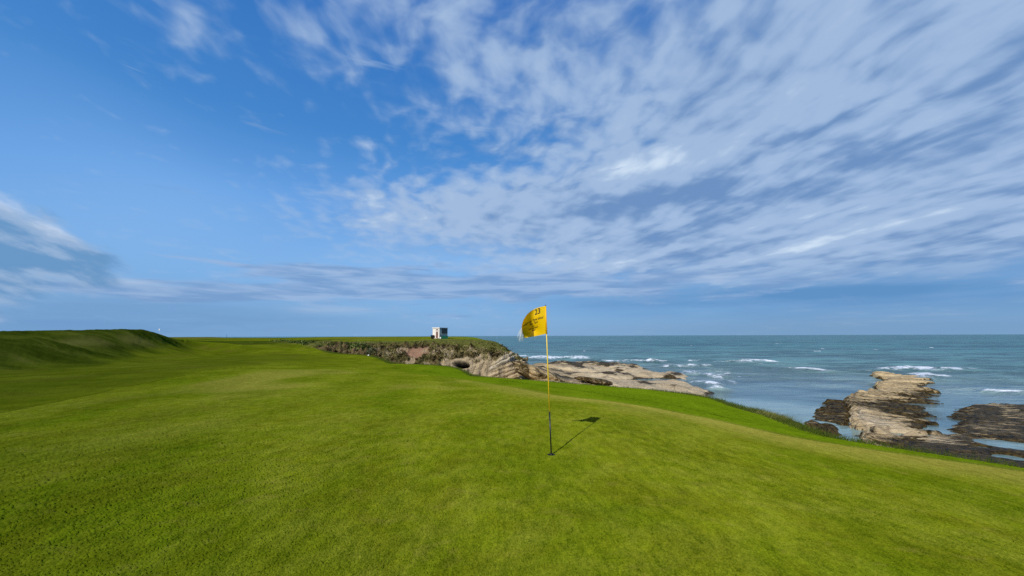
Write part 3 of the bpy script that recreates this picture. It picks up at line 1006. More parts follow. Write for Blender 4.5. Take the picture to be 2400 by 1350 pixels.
def build_reef():
    zs = SEA + 0.3
    PL = lambda L: [plane(px, py, zs)[:2] for px, py in L]
    main = np.array(PL([(2042, 876), (2085, 872.5), (2128, 873), (2148, 882), (2163, 895), (2152, 902), (2160, 915), (2178, 934), (2160, 945), (2168, 962), (2152, 976), (2155, 995),
                        (2148, 1012), (2200, 1020), (2330, 1060), (2300, 1110), (2100, 1110), (2005, 1045), (2020, 1020), (1995, 1000), (2000, 975), (1985, 955), (1975, 940), (2000, 926), (2050, 917),
                        (2060, 912), (2050, 904), (2068, 897), (2085, 890), (2045, 882)]))
    low = np.array(PL([(1938, 936), (1985, 932), (1992, 960), (1990, 985), (1972, 1002), (1955, 1024), (1940, 1022), (1895, 998), (1874, 984), (1900, 972), (1906, 962), (1930, 950)]))
    flatp = np.array(PL([(2270, 943), (2330, 941), (2420, 946), (2700, 965), (2900, 1100), (2500, 1300), (2200, 1150), (2050, 1060), (2150, 1022), (2190, 1012), (2236, 1009), (2245, 985),
                         (2232, 962), (2262, 953)]))
    gx = np.arange(16, 74, 0.13); gy = np.arange(17, 92, 0.16)
    x, y = np.meshgrid(gx, gy)
    xs, ys = x.ravel(), y.ravel()

    def sdc(P):
        r = np.empty(xs.size)
        for i in range(0, xs.size, 100000):
            r[i:i + 100000] = -sdist(xs[i:i + 100000], ys[i:i + 100000], P)
        return r.reshape(x.shape)
    jag = fbm(x * 0.25, (y * 0.95 + x * 0.28) * 1.6, 3.0, 4)
    dm = sdc(main) + jag * 0.55
    dl = sdc(low) + jag * 0.5
    df = sdc(flatp) + jag * 0.9
    # strata: beds dip to the right, so every bed is a step on the left and slides under on the right
    bed = (y * 0.95 + x * 0.28)
    st = fbm(x * 0.10, bed * 0.9, 1.0, 3)
    tooth = fbm(x * 0.13, bed * 0.85, 6.0, 4)
    xl = interp_edge([tuple(p) for p in PL([(2042, 878), (2060, 905), (2000, 926), (1975, 940), (1990, 970), (2005, 1045), (2060, 1100)])], y)
    u = np.clip((x - xl) / np.maximum(3.0, 0.16 * y), 0, 1.6)
    dm = dm + tooth * 2.2 * sstep(u, 0.45, 0.9)
    hm = np.minimum(np.clip(dm * 1.1, -1.5, 1.0), 0.62 - 0.50 * u + tooth * 0.40) + st * 0.10 + fbm(x * 0.5, bed * 3.2, 9.0, 3) * 0.09
    hm += 0.25 * sstep(dm, 0.1, 0.5) * sstep(u, 0.35, 0.0)
    hl = np.clip(dl * 0.9, -1.5, 0.34) + tooth * 0.34 - 0.12
    hf = np.clip(df * 0.35, -1.5, 0.20) + tooth * 0.10 + fbm(x * 1.2, y * 1.2, 2.0, 3) * 0.06
    # pools
    for (px, py, rx, ry, who) in [(2008, 1003, 22, 22, 1), (2068, 1007, 24, 9, 0), (2362, 1033, 50, 13, 2), (2367, 1063, 25, 8, 2), (2300, 1040, 14, 3, 2)]:
        c = plane(px, py, zs); e = plane(px + rx, py, zs); g = plane(px, py - ry, zs)
        w = np.exp(-(((x - c[0]) / (e[0] - c[0])) ** 2 + ((y - c[1]) / (g[1] - c[1])) ** 2) ** 1.6)
        if who == 0: hm = hm - 1.3 * w
        elif who == 1: hl, hm = hl - 1.2 * w, hm - 0.9 * w * (dm < 1.0)
        else: hf, hm = hf - 0.9 * w, hm - 0.9 * w
    h = np.maximum(np.maximum(hm, hl), hf)
    h = np.maximum(h, -1.5)
    c1 = plane(2075, 955, zs); c1r = plane(2075, 972, zs)
    band = np.exp(-(((x - c1[0]) / 5.5) ** 2 + ((y - c1[1]) / 4.5) ** 2))
    weed = 0.20 + 0.24 * u + 0.40 * sstep(0.34 - h, -0.05, 0.25)
    weed = np.where((hf >= hm) & (hf >= hl), 0.50 + 0.25 * sstep(fbm(x * 0.25, y * 0.25, 5.0, 3), -0.2, 0.3), weed)
    weed = np.where((hl > hm) & (hl > hf), 0.62, weed)
    weed += band * 0.30
    near = sstep(y, 33, 27)
    weed += near * 0.25 * sstep(x, 22, 27)
    cp = plane(2020, 985, zs)
    pale = np.exp(-(((x - cp[0]) / 1.9) ** 2 + ((y - cp[1]) / 6.0) ** 2)) * 1.4 * (hm >= hl)
    weed -= pale * 0.5
    z = SEA + h
    f = grid_faces(*x.shape)
    keep = h.ravel()[f].max(1) > -1.0
    co, f, a = compact(np.stack([x, y, z], -1).reshape(-1, 3), f[keep], dict(weed=weed, pale=np.clip(pale, 0, 1)))
    o = mesh_np('reef', co, f, M_REEF, attrs=a)
    tag(o, 'long bedded reef with brown weed running out to sea', 'reef', kind='structure')


build_reef()


# ------------------------------------------------------------------ sea
def build_sea():
    th = np.radians(np.concatenate([np.arange(-75, -24, 2.0), np.arange(-24, 62.01, 0.09), np.arange(64, 100, 3.0)]))
    yy = np.arange(125, 0.4, -0.38)
    rr = 384 * 8.0 / yy
    rr = np.concatenate([[14, 18, 22], rr, [9000, 14000, 20000, 30000]])
    T, RR = np.meshgrid(th, rr)
    x, y = RR * np.sin(T), RR * np.cos(T)
    fade = sstep(RR, 420, 120)
    wx = x * 0.06 + 0.3 * fbm(x * 0.02, y * 0.03, 1.0, 2)
    sw = fbm(wx, y * 0.16, 0.0, 3)
    chop = fbm(x * 0.22, y * 0.5, 4.0, 2)
    shore = sstep(RR, 55, 90)
    z = sw * 0.26 * fade * (0.2 + 0.8 * shore) + chop * 0.09 * fade * (0.35 + 0.65 * shore)
    # breakers: (x0, y0, x1, y1, thickness px, strength)
    br = [(1205, 836, 1240, 837, 2.2, 1.0), (1262, 836, 1330, 840, 3.0, 1.1), (1330, 840, 1392, 839, 2.4, 1.0), (1210, 844, 1260, 843, 1.2, .5), (1418, 848, 1470, 847, 1.8, .9),
          (1478, 847, 1525, 846, 3.0, 1.1), (1525, 847, 1564, 849, 2.2, 1.0), (1606, 847, 1635, 848, 2.6, 1.1), (1612, 858, 1640, 859, 2.6, 1.1), (1640, 859, 1675, 859, 1.8, .9),
          (1600, 857, 1615, 863, 2.4, .8), (1560, 862, 1575, 859, 1.8, .8), (1680, 850, 1740, 847, 1.6, .65), (1715, 850, 1760, 848, 2.0, .8), (1755, 847, 1812, 847, 2.6, 1.05), (1860, 868, 1895, 865, 3.2, 1.1),
          (2060, 868, 2130, 866, 2.4, 1.0), (2125, 868, 2195, 864, 4.2, 1.2), (2195, 865, 2242, 869, 3.0, .95), (2140, 876, 2205, 885, 3.2, 1.05), (2145, 888, 2185, 892, 3.0, .8), (2150, 898, 2200, 888, 1.6, .55),
          (2275, 866, 2330, 867, 1.2, .6), (2306, 919, 2400, 921, 3.0, .95), (2400, 922, 2560, 928, 4.0, 1.0), (1975, 868, 2060, 870, 1.3, .5),
          (1612, 872, 1630, 878, 2.4, .95), (1650, 880, 1705, 886, 2.4, .95), (1690, 878, 1706, 881, 1.8, .8), (1636, 895, 1664, 903, 2.8, .95), (1672, 907, 1678, 910, 2.6, 1.0), (1684, 911, 1694, 914, 3.2, 1.0),
          (1628, 886, 1640, 890, 2.0, .7), (1700, 893, 1730, 896, 1.8, .6), (1655, 867, 1720, 869, 1.4, .5), (1670, 873, 1712, 874, 1.6, .6), (1820, 806, 1835, 806, 0.8, .8), (1700, 852, 1850, 853, 1.0, .42),
          (2048, 899, 2062, 903, 1.8, .8)]
    foam = np.zeros(x.shape)
    xs = x; ys = y
    for (x0, y0, x1, y1, tpx, s) in br:
        a = plane(x0, y0, SEA); b = plane(x1, y1, SEA)
        c = plane((x0 + x1) / 2, (y0 + y1) / 2, SEA)
        t = abs(plane((x0 + x1) / 2, (y0 + y1) / 2 - tpx, SEA)[1] - c[1])
        L = np.hypot(*(b - a)[:2])
        sel = (np.abs(x - c[0]) < L + 6 * t) & (np.abs(y - c[1]) < L + 6 * t)
        if not sel.any(): continue
        X1, Y1 = x[sel], y[sel]
        e = (b - a)[:2] / L
        uu = (X1 - c[0]) * e[0] + (Y1 - c[1]) * e[1]
        vv = -(X1 - c[0]) * e[1] + (Y1 - c[1]) * e[0]
        vv = vv + fbm(uu * 0.22 + x0, 0 * uu, 0.5, 3) * t * 1.1
        t = t * (1.15 + 0.8 * fbm(uu * 0.4 - x0, 0 * uu, 2.5, 3)).clip(0.5, 2.2)
        g = np.exp(-np.abs(vv / t) ** 2.0) * np.exp(-np.abs(uu / (L * 0.52)) ** 6)
        foam[sel] = np.maximum(foam[sel], g * s * (0.75 + 0.5 * fbm(uu * 0.5, vv * 0.5, x0, 3)))
        z[sel] += g * 0.5 * min(s, 1.0)
    # foam patches lapping round the shelf tip and a scatter of far white caps
    cx, cy = plane(1665, 880, SEA)[:2]
    lace = sstep(fbm(x * 0.35, y * 0.25, 3.0, 4), 0.12, 0.6) * np.exp(-(((x - cx) / 9) ** 2 + ((y - cy) / 24) ** 2))
    foam = np.maximum(foam, lace * 0.62)
    caps = sstep(fbm(x * 0.035, y * 0.035, 6.0, 2), 0.12, 0.5) * sstep(fbm(x * 0.22, y * 0.09, 8.0, 3), 0.52, 0.9) * sstep(RR, 120, 170) * sstep(RR, 1500, 600)
    foam = np.maximum(foam, caps * 0.95)
    shallow = np.exp(-((RR - 72) / 42) ** 2) * 0.8 + 0.3 * sstep(RR, 400, 90)
    calm = sstep(RR + 6 * fbm(x * 0.06, y * 0.06, 2.0, 2), 98, 52)
    co = np.stack([x, y, z + SEA], -1).reshape(-1, 3)
    f = grid_faces(*x.shape)
    o = mesh_np('sea', co, f[:, ::-1], M_SEA, attrs=dict(foam=np.clip(foam, 0, 1.2), shallow=np.clip(shallow, 0, 1), calm=calm))
    tag(o, 'teal open sea with white breakers near the rocks', 'sea', kind='structure')


build_sea()


# ------------------------------------------------------------------ flagstick
M_YELLOW = plain('yellow_paint', (0.80, 0.56, 0.02), 0.35, 0.05)
M_BLACK = plain('black_paint', (0.010, 0.010, 0.011), 0.35, 0.1)
M_WHITE = plain('white_plastic', (0.75, 0.75, 0.72), 0.4, 0.05)


def flag_material():
    m, n, out = new_mat('yellow_nylon')
    p = n.pos()
    f = n.noise(p, 14.0, 4, 0.6)
    c = n.mix(f, (1.0, 0.60, 0.0), (1.0, 0.68, 0.0))
    d = n.node('ShaderNodeBsdfPrincipled')
    n.put(d.inputs['Base Color'], c); d.inputs['Roughness'].default_value = 0.5
    n.put(d.inputs['Normal'], n.bump(n.noise(p, 30.0, 3, 0.5), 0.3, 0.004))
    tr = n.node('ShaderNodeBsdfTranslucent')
    n.put(tr.inputs['Color'], (1.0, 0.42, 0.0))
    mx = n.node('ShaderNodeMixShader'); mx.inputs[0].default_value = 0.28
    n.t.links.new(d.outputs[0], mx.inputs[1]); n.t.links.new(tr.outputs[0], mx.inputs[2])
    # open weave: a little light passes straight through
    tp = n.node('ShaderNodeBsdfTransparent'); n.put(tp.inputs['Color'], (1.0, 0.45, 0.0))
    m2 = n.node('ShaderNodeMixShader'); m2.inputs[0].default_value = 0.09
    n.t.links.new(mx.outputs[0], m2.inputs[1]); n.t.links.new(tp.outputs[0], m2.inputs[2])
    n.t.links.new(m2.outputs[0], out.inputs[0])
    return m


def build_flagstick():
    base = Vector(HOLE)
    # direction of the (slightly leaning) pole from photo pixels
    top = Vector(at(1278.3, 714.5, base.y + 0.02))
    root = empty('flagstick', base)
    tag(root, 'yellow flagstick with black foot and yellow flag numbered 23 standing in the hole', 'flagstick')
    ax = (top - base)
    H = ax.length
    ax.normalize()
    P = lambda s: ax * s
    joint = 0.27 * H
    bm = bmesh.new(); tube(bm, P(joint), P(H * 0.988), 0.0088, 0.0065, 14)
    mesh_bm('pole', bm, M_YELLOW, root, True)
    bm = bmesh.new(); tube(bm, P(-0.08), P(joint), 0.0092, 0.0092, 14); tube(bm, P(joint - 0.006), P(joint + 0.012), 0.0105, 0.0105, 14)
    mesh_bm('lower_pole', bm, M_BLACK, root, True)
    bm = bmesh.new(); tube(bm, P(-0.012), P(0.012), 0.017, 0.012, 14)
    mesh_bm('ferrule', bm, M_BLACK, root, True)
    bm = bmesh.new(); tube(bm, P(H * 0.986), P(H * 0.992), 0.009, 0.009, 12); tube(bm, P(H * 0.992), P(H), 0.009, 0.004, 12)
    mesh_bm('cap', bm, M_BLACK, root, True)
    # cloth
    FW, FH = 0.46, 0.385
    s_top = H - 0.018

    def cloth(u, v):
        """u 0 at the pole .. 1 free end, v 0 bottom .. 1 top ; returns local point"""
        # top edge arches over and drops; bottom edge runs nearly straight; the free upper corner
        # swings round towards the viewer while the lower corner streams away
        T = Vector((-2 * u * (1 - u) * 0.215 - u * u * 0.312, 0, -2 * u * (1 - u) * 0.012 - u * u * 0.205))
        B = Vector((-0.295 * u, 0, -0.058 * u - 0.006 * math.sin(math.pi * u)))
        k = v ** 1.15
        o = T * k + B * (1 - k)
        o.x -= 0.030 * math.sin(math.pi * v) * u * u
        away = 0.66 * u * FW * (1 - 0.25 * v) + 0.02 * math.sin(5 * u)
        curl = 1.75 * FW * max(0.0, v - 0.12) ** 1.25 * 1.1 * max(0.0, u - 0.38) ** 1.35
        rip = 0.008 * math.sin(11 * u + 5 * v) * u + 0.005 * math.sin(19 * v - 7 * u) * u
        pocket = 0.05 * math.exp(-((u - 0.45) / 0.2) ** 2 - ((v - 0.25) / 0.2) ** 2)
        o.y = away - curl + rip + pocket
        o.x -= 0.006
        return P(s_top - FH * (1 - v)) + o

    nu, nv = 46, 38
    vs = [cloth(i / (nu - 1), j / (nv - 1)) for j in range(nv) for i in range(nu)]
    fl = mesh_np('flag', [tuple(v) for v in vs], grid_faces(nv, nu), flag_material(), root)
        # sleeve round the pole and hems
    hem = bmesh.new(); tube(hem, P(s_top - FH - 0.002), P(s_top + 0.002), 0.0115, 0.0105, 14)
    mesh_bm('sleeve', hem, fl.data.materials[0], fl, True)
    fm, fnn, fout = new_mat('flutter_ghost')  # added see-through strips that imitate the motion ghost of the fluttering corner
    fd = fnn.node('ShaderNodeBsdfDiffuse'); fnn.put(fd.inputs['Color'], (0.72, 0.70, 0.62))
    ft = fnn.node('ShaderNodeBsdfTransparent')
    fx = fnn.node('ShaderNodeMixShader'); fx.inputs[0].default_value = 0.55
    fm.node_tree.links.new(fd.outputs[0], fx.inputs[1]); fm.node_tree.links.new(ft.outputs[0], fx.inputs[2])
    fm.node_tree.links.new(fx.outputs[0], fout.inputs[0])
    fr = random.Random(12)
    fv, ff = [], []
    for q in range(26):
        v0 = 0.06 + 0.50 * q / 25
        p0 = cloth(0.985, v0)
        L = fr.uniform(0.07, 0.15) * (0.6 + v0)
        dx, dy = fr.uniform(-0.55, -0.15), fr.uniform(0.0, 0.5)
        b0 = len(fv)
        for j in range(6):
            w = j / 5
            c = p0 + Vector((dx * L * w, dy * L * w, -L * w * (0.55 + 0.45 * w))) + Vector((0.004 * math.sin(9 * w + q), 0, 0))
            hw = 0.0055 * (1 - 0.7 * w)
            fv += [tuple(c + Vector((-hw, 0, hw * 0.4))), tuple(c + Vector((hw, 0, -hw * 0.4)))]
            if j: ff.append((b0 + 2 * j - 2, b0 + 2 * j - 1, b0 + 2 * j + 1, b0 + 2 * j))
    mesh_np('ghost_strips', fv, ff, fm, fl, smooth=False)
    M_INK = plain('black_ink', (0.012, 0.011, 0.010), 0.7, 0.1)
    M_INK2 = plain('brown_ink', (0.06, 0.035, 0.008), 0.7, 0.1)

    def lettering(name, text, u0, v0, height, mat, shear=0.25, weight=0.0):
        cu = bpy.data.curves.new(name, 'FONT')
        cu.body = text; cu.size = 1.0; cu.shear = shear; cu.offset = weight; cu.align_x = 'CENTER'
        ob = bpy.data.objects.new(name, cu)
        C.collection.objects.link(ob)
        dg = bpy.context.evaluated_depsgraph_get()
        me = bpy.data.meshes.new_from_object(ob.evaluated_get(dg))
        bpy.data.objects.remove(ob); bpy.data.curves.remove(cu)
        bm = bmesh.new(); bm.from_mesh(me); bpy.data.meshes.remove(me)
        bmesh.ops.triangulate(bm, faces=bm.faces)
        for v in bm.verts:
            # text x grows to the right = towards the pole (u decreases)
            u = u0 - v.co.x * height / FW
            w = v0 + v.co.y * height / FH
            u = min(max(u, 0.0), 1.0); w = min(max(w, 0.0), 1.0)
            p = cloth(u, w)
            e = 0.01
            nn = (cloth(u + e, w) - cloth(u, w)).cross(cloth(u, w + e) - cloth(u, w)).normalized()
            if nn.y > 0: nn = -nn
            v.co = p + nn * 0.0035
        me = bpy.data.meshes.new(name)
        bm.to_mesh(me); bm.free(); me.materials.append(mat)
        return link(bpy.data.objects.new(name, me), fl)

    lettering('number', '23', 0.27, 0.78, 0.105, M_INK, 0.12, 0.012)
    lettering('lettering', 'morgently Time blind', 0.52, 0.575, 0.046, M_INK2, 0.3, 0.01)
    lettering('lettering', 'Buy Taxi', 0.47, 0.47, 0.046, M_INK2, 0.3, 0.01)
    lettering('lettering', 'the', 0.50, 0.385, 0.030, M_INK2, 0.3, 0.006)
    lettering('lettering', 'international', 0.52, 0.30, 0.036, M_INK2, 0.3, 0.008)
    lettering('lettering', 'cough', 0.50, 0.225, 0.034, M_INK2, 0.3, 0.008)
    return base


build_flagstick()


def build_hole():
    hx, hy, hz = HOLE
    root = empty('hole_cup', (hx, hy, hz))
    tag(root, 'dark round golf hole cut in the green at the foot of the flagstick', 'golf hole')
    gx = 64
    bm = bmesh.new()
    # liner wall and floor, open at the top
    ra, zt, zb = 0.054, -0.018, -0.17
    ring = []
    for (r_, z_) in ((0.0545, -0.0025), (0.0535, -0.004), (0.053, zb)):
        ring.append([bm.verts.new((r_ * math.cos(2 * math.pi * i / gx), r_ * math.sin(2 * math.pi * i / gx), z_)) for i in range(gx)])
    for a, b in zip(ring[:-1], ring[1:]):
        for i in range(gx):
            j = (i + 1) % gx
            bm.faces.new((a[i], a[j], b[j], b[i]))
    bm.faces.new(ring[-1])
    mesh_bm('cup_liner', bm, M_BLACK, root, True)
    # cut soil rim from the turf surface to the liner
    bm = bmesh.new()
    rng = random.Random(4)
    ro, ri = [], []
    rings = []
    for (r_, up) in ((0.090, -0.002), (0.070, 0.004), (0.056, 0.001), (0.0545, -0.003)):
        L = []
        for i in range(gx):
            t = 2 * math.pi * i / gx
            X0, Y0 = hx + r_ * math.cos(t), hy + r_ * math.sin(t)
            zz = land(np.array([X0]), np.array([Y0]))[0] - hz
            L.append(bm.verts.new((X0 - hx, Y0 - hy, zz + up + rng.uniform(-.001, .001))))
        rings.append(L)
    for a, b in zip(rings[:-1], rings[1:]):
        for i in range(gx):
            j = (i + 1) % gx
            bm.faces.new((a[i], a[j], b[j], b[i]))
    me = mesh_bm('turf_rim', bm, M_TURF, root, True)


build_hole()

# ------------------------------------------------------------------ hut on the headland
M_HUTW = plain('cream_boards', (0.78, 0.72, 0.62), 0.6, 0.06, 3.0)
M_HUTG = plain('pale_green_boards', (0.36, 0.40, 0.34), 0.6, 0.12, 3.0)
M_ROOF = plain('grey_felt', (0.45, 0.46, 0.46), 0.7, 0.15, 4.0)
M_DOOR = plain('brown_door', (0.20, 0.105, 0.075), 0.5, 0.15, 6.0)
M_DARK = plain('dark_green_shutter', (0.010, 0.022, 0.014), 0.3, 0.3, 2.0)
M_GREEN = plain('green_plastic', (0.010, 0.13, 0.065), 0.35, 0.1, 4.0)
M_TAN = plain('weathered_timber', (0.34, 0.24, 0.14), 0.8, 0.2, 6.0)
M_RUST = plain('dark_steel', (0.03, 0.028, 0.026), 0.5, 0.2, 6.0)


def build_hut():
    c = at(1029.3, 793.6, 83.0)
    z0 = land(np.array([c[0]]), np.array([c[1]]))[0] + 0.02
    # local axes: front face looks at -Y (local), near right corner at the origin ; rotate so the front turns to the left
    rz = R(-30)
    root = empty('hut', (c[0], c[1], z0), rz)
    tag(root, 'small cream hut with brown door and dark shuttered side on the headland', 'hut')
    FWD, DEP, H = 1.88, 2.75, 2.34
    b = bmesh.new(); box(b, -FWD, 0, 0, DEP, 0.10, H, 0.015)
    mesh_bm('wall', b, M_HUTW, root)
    b = bmesh.new(); box(b, 0.002, 0.03, 0.02, DEP - 0.02, 0.10, H - 0.02)
    mesh_bm('side_cladding', b, M_HUTG, root)
    b = bmesh.new()
    box(b, -FWD - 0.08, 0.12, -0.10, DEP + 0.08, H + 0.002, H + 0.09, 0.01)
    rf = mesh_bm('roof', b, M_ROOF, root)
    b = bmesh.new(); box(b, -FWD - 0.10, 0.14, -0.125, -0.102, H - 0.07, H + 0.11)
    mesh_bm('fascia', b, M_HUTW, rf)
    b = bmesh.new(); box(b, -0.92, -0.30, -0.035, -0.002, 0.20, 2.08, 0.01)
    dr = mesh_bm('door', b, M_DOOR, root)
    b = bmesh.new()
    g = bmesh.ops.create_circle(b, cap_ends=True, radius=0.17, segments=24)
    for v in g['verts']: v.co = Vector((-0.61 + v.co.x, -0.040, 1.68 + v.co.y * 1.25))
    mesh_bm('window', b, M_WHITE, dr)
    b = bmesh.new(); tube(b, (-0.38, -0.035, 1.08), (-0.38, -0.075, 1.08), 0.02, 0.02, 8); tube(b, (-0.38, -0.07, 1.08), (-0.48, -0.07, 1.08), 0.012, 0.012, 8)
    mesh_bm('handle', b, M_RUST, dr)
    b = bmesh.new(); box(b, 0.032, 0.055, 0.72, DEP - 0.12, 1.08, H - 0.06, 0.006)
    sh = mesh_bm('shutter', b, M_DARK, root)
    b = bmesh.new()
    for k in range(4): box(b, 0.056, 0.064, 0.80 + k * 0.45, 0.83 + k * 0.45, 1.10, H - 0.09)
    mesh_bm('shutter_batten', b, M_RUST, sh)
    b = bmesh.new(); box(b, 0.032, 0.085, 0.60, DEP - 0.05, 1.02, 1.075)
    mesh_bm('sill', b, M_HUTW, root)
    b = bmesh.new()
    box(b, -0.03, 0.040, -0.03, 0.075, 0.08, H - 0.005)
    mesh_bm('corner_post', b, M_HUTW, root)
    b = bmesh.new(); tube(b, (0.07, 0.35, 0.12), (0.07, 0.35, 1.0), 0.03, 0.03, 10); tube(b, (0.07, 0.35, 1.0), (0.07, 0.75, 0.92), 0.025, 0.025, 10)
    mesh_bm('pipe', b, M_RUST, root)
    b = bmesh.new(); box(b, -1.05, -0.12, -0.55, -0.04, 0.0, 0.15, 0.01)
    mesh_bm('step', b, M_TAN, root)
    b = bmesh.new(); box(b, -FWD + 0.02, -0.02, 0.02, DEP - 0.02, -0.35, 0.098)
    mesh_bm('plinth', b, M_TAN, root)
    mw = Matrix.Translation(Vector((c[0], c[1], z0))) @ Matrix.Rotation(rz, 4, 'Z')

    def ground_at(lx, ly):
        w = mw @ Vector((lx, ly, 0))
        return Vector((w.x, w.y, land(np.array([w.x]), np.array([w.y]))[0] + 0.02))
    # black wheeled bin by the front wall
    p = ground_at(-1.42, -0.50)
    r = empty('wheelie_bin', p, rz)
    tag(r, 'black wheeled bin in front of the cream wall of the hut', 'bin')
    b = bmesh.new()
    lo = [(-.20, -.22), (.20, -.22), (.20, .22), (-.20, .22)]; hi = [(-.27, -.29), (.27, -.29), (.27, .29), (-.27, .29)]
    A = [b.verts.new((x, y, 0.03)) for x, y in lo]; B = [b.verts.new((x, y, 0.78)) for x, y in hi]
    b.faces.new(A[::-1]); b.faces.new(B)
    for i in range(4):
        j = (i + 1) % 4
        b.faces.new((A[i], A[j], B[j], B[i]))
    mesh_bm('body', b, M_BLACK, r)
    b = bmesh.new(); box(b, -.29, .29, -.32, .31, 0.782, 0.84, 0.02)
    mesh_bm('lid', b, M_BLACK, r)
    b = bmesh.new(); tube(b, (-.24, .27, .07), (-.18, .27, .07), .07, .07, 14)
    mesh_bm('wheel', b, M_RUST, r, True)
    b = bmesh.new(); tube(b, (.18, .27, .07), (.24, .27, .07), .07, .07, 14)
    mesh_bm('wheel', b, M_RUST, r, True)
    # green storage chest under the shutter
    p = ground_at(0.62, 1.15)
    r = empty('storage_chest', p, rz + R(62))
    tag(r, 'dark green plastic chest on the grass below the hut shutter', 'chest')
    b = bmesh.new()
    lo = [(-.52, -.27), (.52, -.27), (.52, .27), (-.52, .27)]; hi = [(-.58, -.31), (.58, -.31), (.58, .31), (-.58, .31)]
    A = [b.verts.new((x, y, 0.0)) for x, y in lo]; B = [b.verts.new((x, y, 0.48)) for x, y in hi]
    b.faces.new(A[::-1]); b.faces.new(B)
    for i in range(4):
        j = (i + 1) % 4
        b.faces.new((A[i], A[j], B[j], B[i]))
    mesh_bm('body', b, M_GREEN, r)
    b = bmesh.new(); box(b, -.62, .62, -.35, .34, 0.482, 0.60, 0.03)
    mesh_bm('lid', b, M_GREEN, r)
    # white water drum at the near corner
    p = ground_at(0.40, -0.05)
    r = empty('water_drum', p, 0)
    tag(r, 'small white plastic drum at the near corner of the hut', 'drum')
    b = bmesh.new()
    prof = [(0.13, 0.0), (0.17, 0.03), (0.17, 0.30), (0.13, 0.37), (0.05, 0.40)]
    prev = None
    for rr_, zz in prof:
        cur = [b.verts.new((rr_ * math.cos(2 * math.pi * i / 16), rr_ * math.sin(2 * math.pi * i / 16), zz)) for i in range(16)]
        if prev:
            for i in range(16):
                b.faces.new((prev[i], prev[(i + 1) % 16], cur[(i + 1) % 16], cur[i]))
        else:
            b.faces.new(cur[::-1])
        prev = cur
    b.faces.new(prev)
    mesh_bm('body', b, M_WHITE, r, True)
    b = bmesh.new(); tube(b, (0, 0, 0.40), (0, 0, 0.44), 0.05, 0.05, 12)
    mesh_bm('cap', b, M_BLACK, r, True)


build_hut()


# ------------------------------------------------------------------ distant flag, marker post, ball
def build_far_bits():
    p = at(372.5, 790, 100.0)
    z0 = land(np.array([p[0]]), np.array([p[1]]))[0]
    topz = at(372.5, 769.5, 100.0)[2]
    r = empty('distant_flagstick', (p[0], p[1], z0))
    tag(r, 'tiny white flag on a thin stick beyond the grassy mound', 'flagstick')
    h = topz - z0
    b = bmesh.new(); tube(b, (0, 0, -0.1), (0, 0, h), 0.012, 0.010, 8)
    mesh_bm('pole', b, M_WHITE, r, True)
    b = bmesh.new()
    n1 = 8
    for i in range(n1):
        u0, u1 = i / n1, (i + 1) / n1
        f = lambda u: (-0.26 * u, 0.05 * math.sin(5 * u), -0.16 * u)
        q0, q1 = f(u0), f(u1)
        vs = [b.verts.new((q0[0], q0[1], h - 0.42 + q0[2])), b.verts.new((q1[0], q1[1], h - 0.42 + q1[2])), b.verts.new((q1[0], q1[1], h - 0.02 + q1[2])), b.verts.new((q0[0], q0[1], h - 0.02 + q0[2]))]
        b.faces.new(vs)
    bmesh.ops.remove_doubles(b, verts=b.verts, dist=1e-4)
    mesh_bm('flag', b, M_WHITE, r, True)
    p = at(531, 792, 150.0)
    z0 = land(np.array([p[0]]), np.array([p[1]]))[0]
    b = bmesh.new(); tube(b, (0, 0, -0.1), (0, 0, 1.25), 0.05, 0.045, 10); tube(b, (0, 0, 1.25), (0, 0, 1.32), 0.06, 0.03, 10)
    o = mesh_bm('marker_post', b, M_RUST, None, True)
    o.location = (p[0], p[1], z0)
    tag(o, 'thin dark marker post on the far fairway skyline', 'post')
    p = pick(863.5, 834)
    b = bmesh.new(); bmesh.ops.create_icosphere(b, subdivisions=3, radius=0.11)
    for v in b.verts:
        if v.co.z < -0.06: v.co.z = -0.06
    o = mesh_bm('tee_marker', b, M_WHITE, None, True)
    o.location = (p[0], p[1], land(np.array([p[0]]), np.array([p[1]]))[0] + 0.06)
    tag(o, 'small white marker on the grass above the inlet', 'marker')


build_far_bits()


# ------------------------------------------------------------------ shrubs, tussocks and outcrops
def leaf_mat(name, c0, c1, tr=0.25):
    m, n, out = new_mat(name)
    oi = n.attr('tone')
    c = n.mix(oi, c0, c1)
    d = n.node('ShaderNodeBsdfDiffuse'); n.put(d.inputs['Color'], c)
    t = n.node('ShaderNodeBsdfTranslucent'); n.put(t.inputs['Color'], c)
    mx = n.node('ShaderNodeMixShader'); mx.inputs[0].default_value = tr
    n.t.links.new(d.outputs[0], mx.inputs[1]); n.t.links.new(t.outputs[0], mx.inputs[2])
    n.t.links.new(mx.outputs[0], out.inputs[0])
    return m


M_LEAF = leaf_mat('shrub_leaves', (0.020, 0.034, 0.006), (0.20, 0.25, 0.07))
M_LEAF2 = leaf_mat('pale_shrub_leaves', (0.05, 0.06, 0.02), (0.26, 0.26, 0.14))
M_BLADE = leaf_mat('tussock_blades', (0.05, 0.075, 0.008), (0.26, 0.25, 0.07), 0.3)
M_STEM = plain('woody_stem', (0.06, 0.045, 0.03), 0.9, 0.2)


